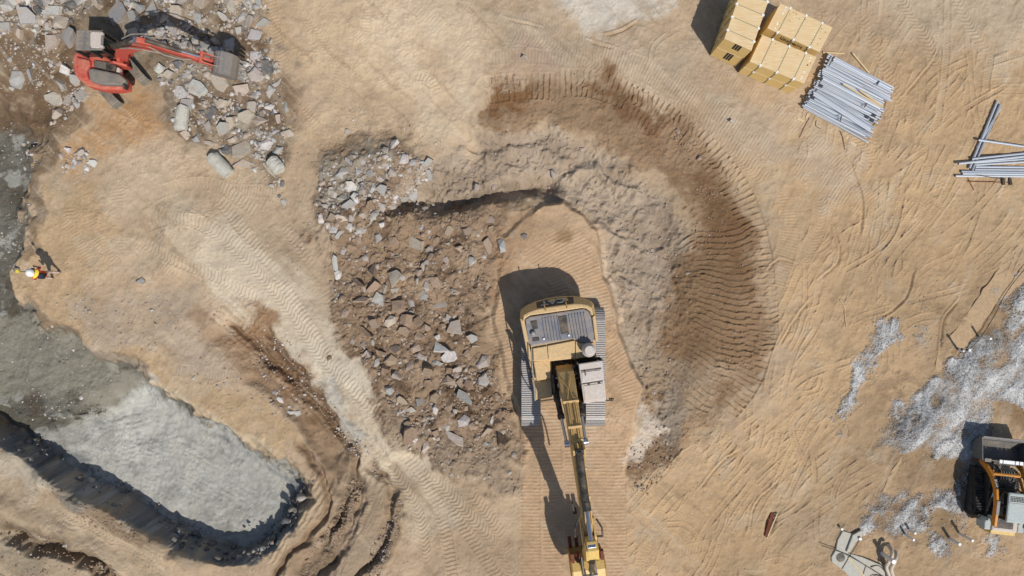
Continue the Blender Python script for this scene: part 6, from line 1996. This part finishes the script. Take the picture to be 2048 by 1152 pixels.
for q in POOL:
    s, x, y, tone, where = q
    if any(a < x < c and b_ < y < d for a, b_, c, d in keep_out): continue
    if s > 7 and any((x - hx) ** 2 + (y - hy) ** 2 < (.42 * (hs + s)) ** 2 for hx, hy, hs in hand_xy): continue
    if len(big) < 296 - len(HAND) and 2 < x < 2046 and 2 < y < 1150:
        if any((x - bx_) ** 2 + (y - by_) ** 2 < (.36 * (bs + s)) ** 2 for bx_, by_, bs in spots): continue
        big.append(q)
        spots.append((x, y, s))
    else:
        rest.append(q)
WORD = {'grey': 'grey', 'white': 'whitish', 'beige': 'beige', 'tan': 'tan', 'pink': 'pinkish', 'dark': 'dark grey', 'brown': 'brown', 'soil': 'soil coloured', 'mauve': 'grey brown'}
used = {}
for s, x, y, tone, where in big:
    asp = r3.uniform(.6, 1)
    hx, hy, hs = min(hand_xy, key=lambda h: (h[0] - x) ** 2 + (h[1] - y) ** 2)
    hl = [r[6] for r in HAND if r[0] == hx and r[1] == hy][0]
    size = "larger" if s > 21 else "medium" if s > 15 else "small"
    dx, dy = x - hx, y - hy
    side = ("right of" if dx > 0 else "left of") if abs(dx) > abs(dy) else ("below" if dy > 0 else "above")
    short = " ".join(hl.split()[:6])
    for stop in (" in", " on", " at", " with", " of", " the", " by", " to", " a", " beside", " above", " below", " near", " and", " just", " against", " between", " where", " half", " throwing"):
        while short.endswith(stop): short = short[:-len(stop)]
    lab = f"{size} {WORD[tone]} rock {side} the {short}"
    n_ = used.get(lab, 0)
    used[lab] = n_ + 1
    if n_: lab = f"{('slightly further', 'still further', 'furthest', 'outlying')[min(n_ - 1, 3)]} {lab}"
    lab = " ".join(lab.split()[:16])
    rock(x, y, s, s * asp, r3.uniform(0, 180), tone, lab, "broken rocks on the site", sink=.32)
# everything smaller: one mass of rubble
VV, FF, CC = [], [], []
vo = 0
for s, x, y, tone, where in rest:
    me, (v0, f0), kd = r3.choice(PROTO)
    p = G(x, y)
    l = s / S
    a, b_ = r3.uniform(0, 6.3), r3.gauss(0, .25)
    ca, sa = math.cos(a), math.sin(a)
    sx, sy, sz = l, l * r3.uniform(.55, 1), l * r3.uniform(.45, .8) * (1 if kd != 1 else 1.6)
    v = v0 * np.array([sx, sy, sz], np.float32)
    v = np.stack([v[:, 0] * ca - v[:, 1] * sa, v[:, 0] * sa + v[:, 1] * ca, v[:, 2] + b_ * v[:, 0]], 1)
    v += np.array([p.x, p.y, p.z + l * r3.uniform(-.16, .08)], np.float32)
    VV.append(v)
    FF.append(f0 + vo)
    CC.append(np.tile(np.array([*tint(tone), 1], np.float32), (len(v), 1)))
    vo += len(v)

# blocks standing out of the rocky cut wall, at every height of it
edge = [Vector((*P(a, b_, -1.75), 0)) for a, b_ in PIT[3:13]]
for p0, p1 in zip(edge, edge[1:]):
    inward = Vector((-(p1 - p0).y, (p1 - p0).x, 0)).normalized()
    if inward.dot(Vector((*P(380, 930, -1.75), 0)) - p0) < 0: inward = -inward
    for _ in range(int((p1 - p0).length * 17)):
        f = r3.random()
        q = p0.lerp(p1, f) + inward * r3.uniform(-.26, .04)
        me, (v0, f0), kd = r3.choice(PROTO)
        l = r3.choice((.12, .16, .2, .26, .36, .5)) * r3.uniform(.8, 1.2)
        zz = r3.uniform(-1.7, -.35)
        q += inward * (.22 * (-zz / 1.75) - .08)
        rm = np.array(Matrix.Rotation(r3.uniform(0, 6.3), 3, 'Z') @ Matrix.Rotation(r3.uniform(-.6, .6), 3, 'X'), np.float32)
        v = (v0 * np.array([l, l * r3.uniform(.6, 1), l * .8], np.float32)) @ rm.T + np.array([q.x, q.y, zz], np.float32)
        VV.append(v)
        FF.append(f0 + vo)
        CC.append(np.tile(np.array([*tint(r3.choice(('dark', 'grey', 'dark'))), 1], np.float32), (len(v), 1)))
        vo += len(v)


def tri_mass(name, VV, FF, CC, mat, label, cat):
    V_, F_, C_ = np.concatenate(VV), np.concatenate(FF), np.concatenate(CC)
    me = bpy.data.meshes.new(name)
    me.vertices.add(len(V_))
    me.vertices.foreach_set("co", V_.astype(np.float32).ravel())
    me.loops.add(len(F_) * 3)
    me.loops.foreach_set("vertex_index", F_.astype(np.int32).ravel())
    me.polygons.add(len(F_))
    me.polygons.foreach_set("loop_start", np.arange(0, len(F_) * 3, 3, dtype=np.int32))
    me.update(calc_edges=True)
    at = me.attributes.new("tint", 'FLOAT_COLOR', 'POINT')
    at.data.foreach_set("color", C_.ravel())
    me.materials.append(M[mat])
    o = bpy.data.objects.new(name, me)
    COL.objects.link(o)
    return tag(o, label, cat, kind='stuff')


tri_mass("rubble", VV, FF, CC, 'rubble', "small broken stones and clods strewn over the site", "rubble")
# crushed stone lying on the gravel patches
VV, FF, CC, vo = [], [], [], 0
gi = np.argwhere(GRAV > .45)
gi = gi[rng.permutation(len(gi))[:16000]]
small = [q for q in PROTO if q[2] == 0]
for j, i in gi:
    if rng.random() > GRAV[j, i]: continue
    v0, f0 = r3.choice(small)[1]
    l = r3.uniform(.025, .055)
    a = r3.uniform(0, 6.3)
    ca, sa = math.cos(a), math.sin(a)
    v = v0 * np.array([l, l * .75, l * .7], np.float32)
    v = np.stack([v[:, 0] * ca - v[:, 1] * sa, v[:, 0] * sa + v[:, 1] * ca, v[:, 2]], 1) + np.array([xs[i], ys[j], Z[j, i] + .012], np.float32)
    VV.append(v)
    FF.append(f0 + vo)
    g_ = r3.uniform(.25, .66)
    CC.append(np.tile(np.array([g_ * 1.02, g_, g_ * .99, 1], np.float32), (len(v), 1)))
    vo += len(v)
tri_mass("gravel", VV, FF, CC, 'rubble', "pale crushed gravel spread around the loader", "gravel")
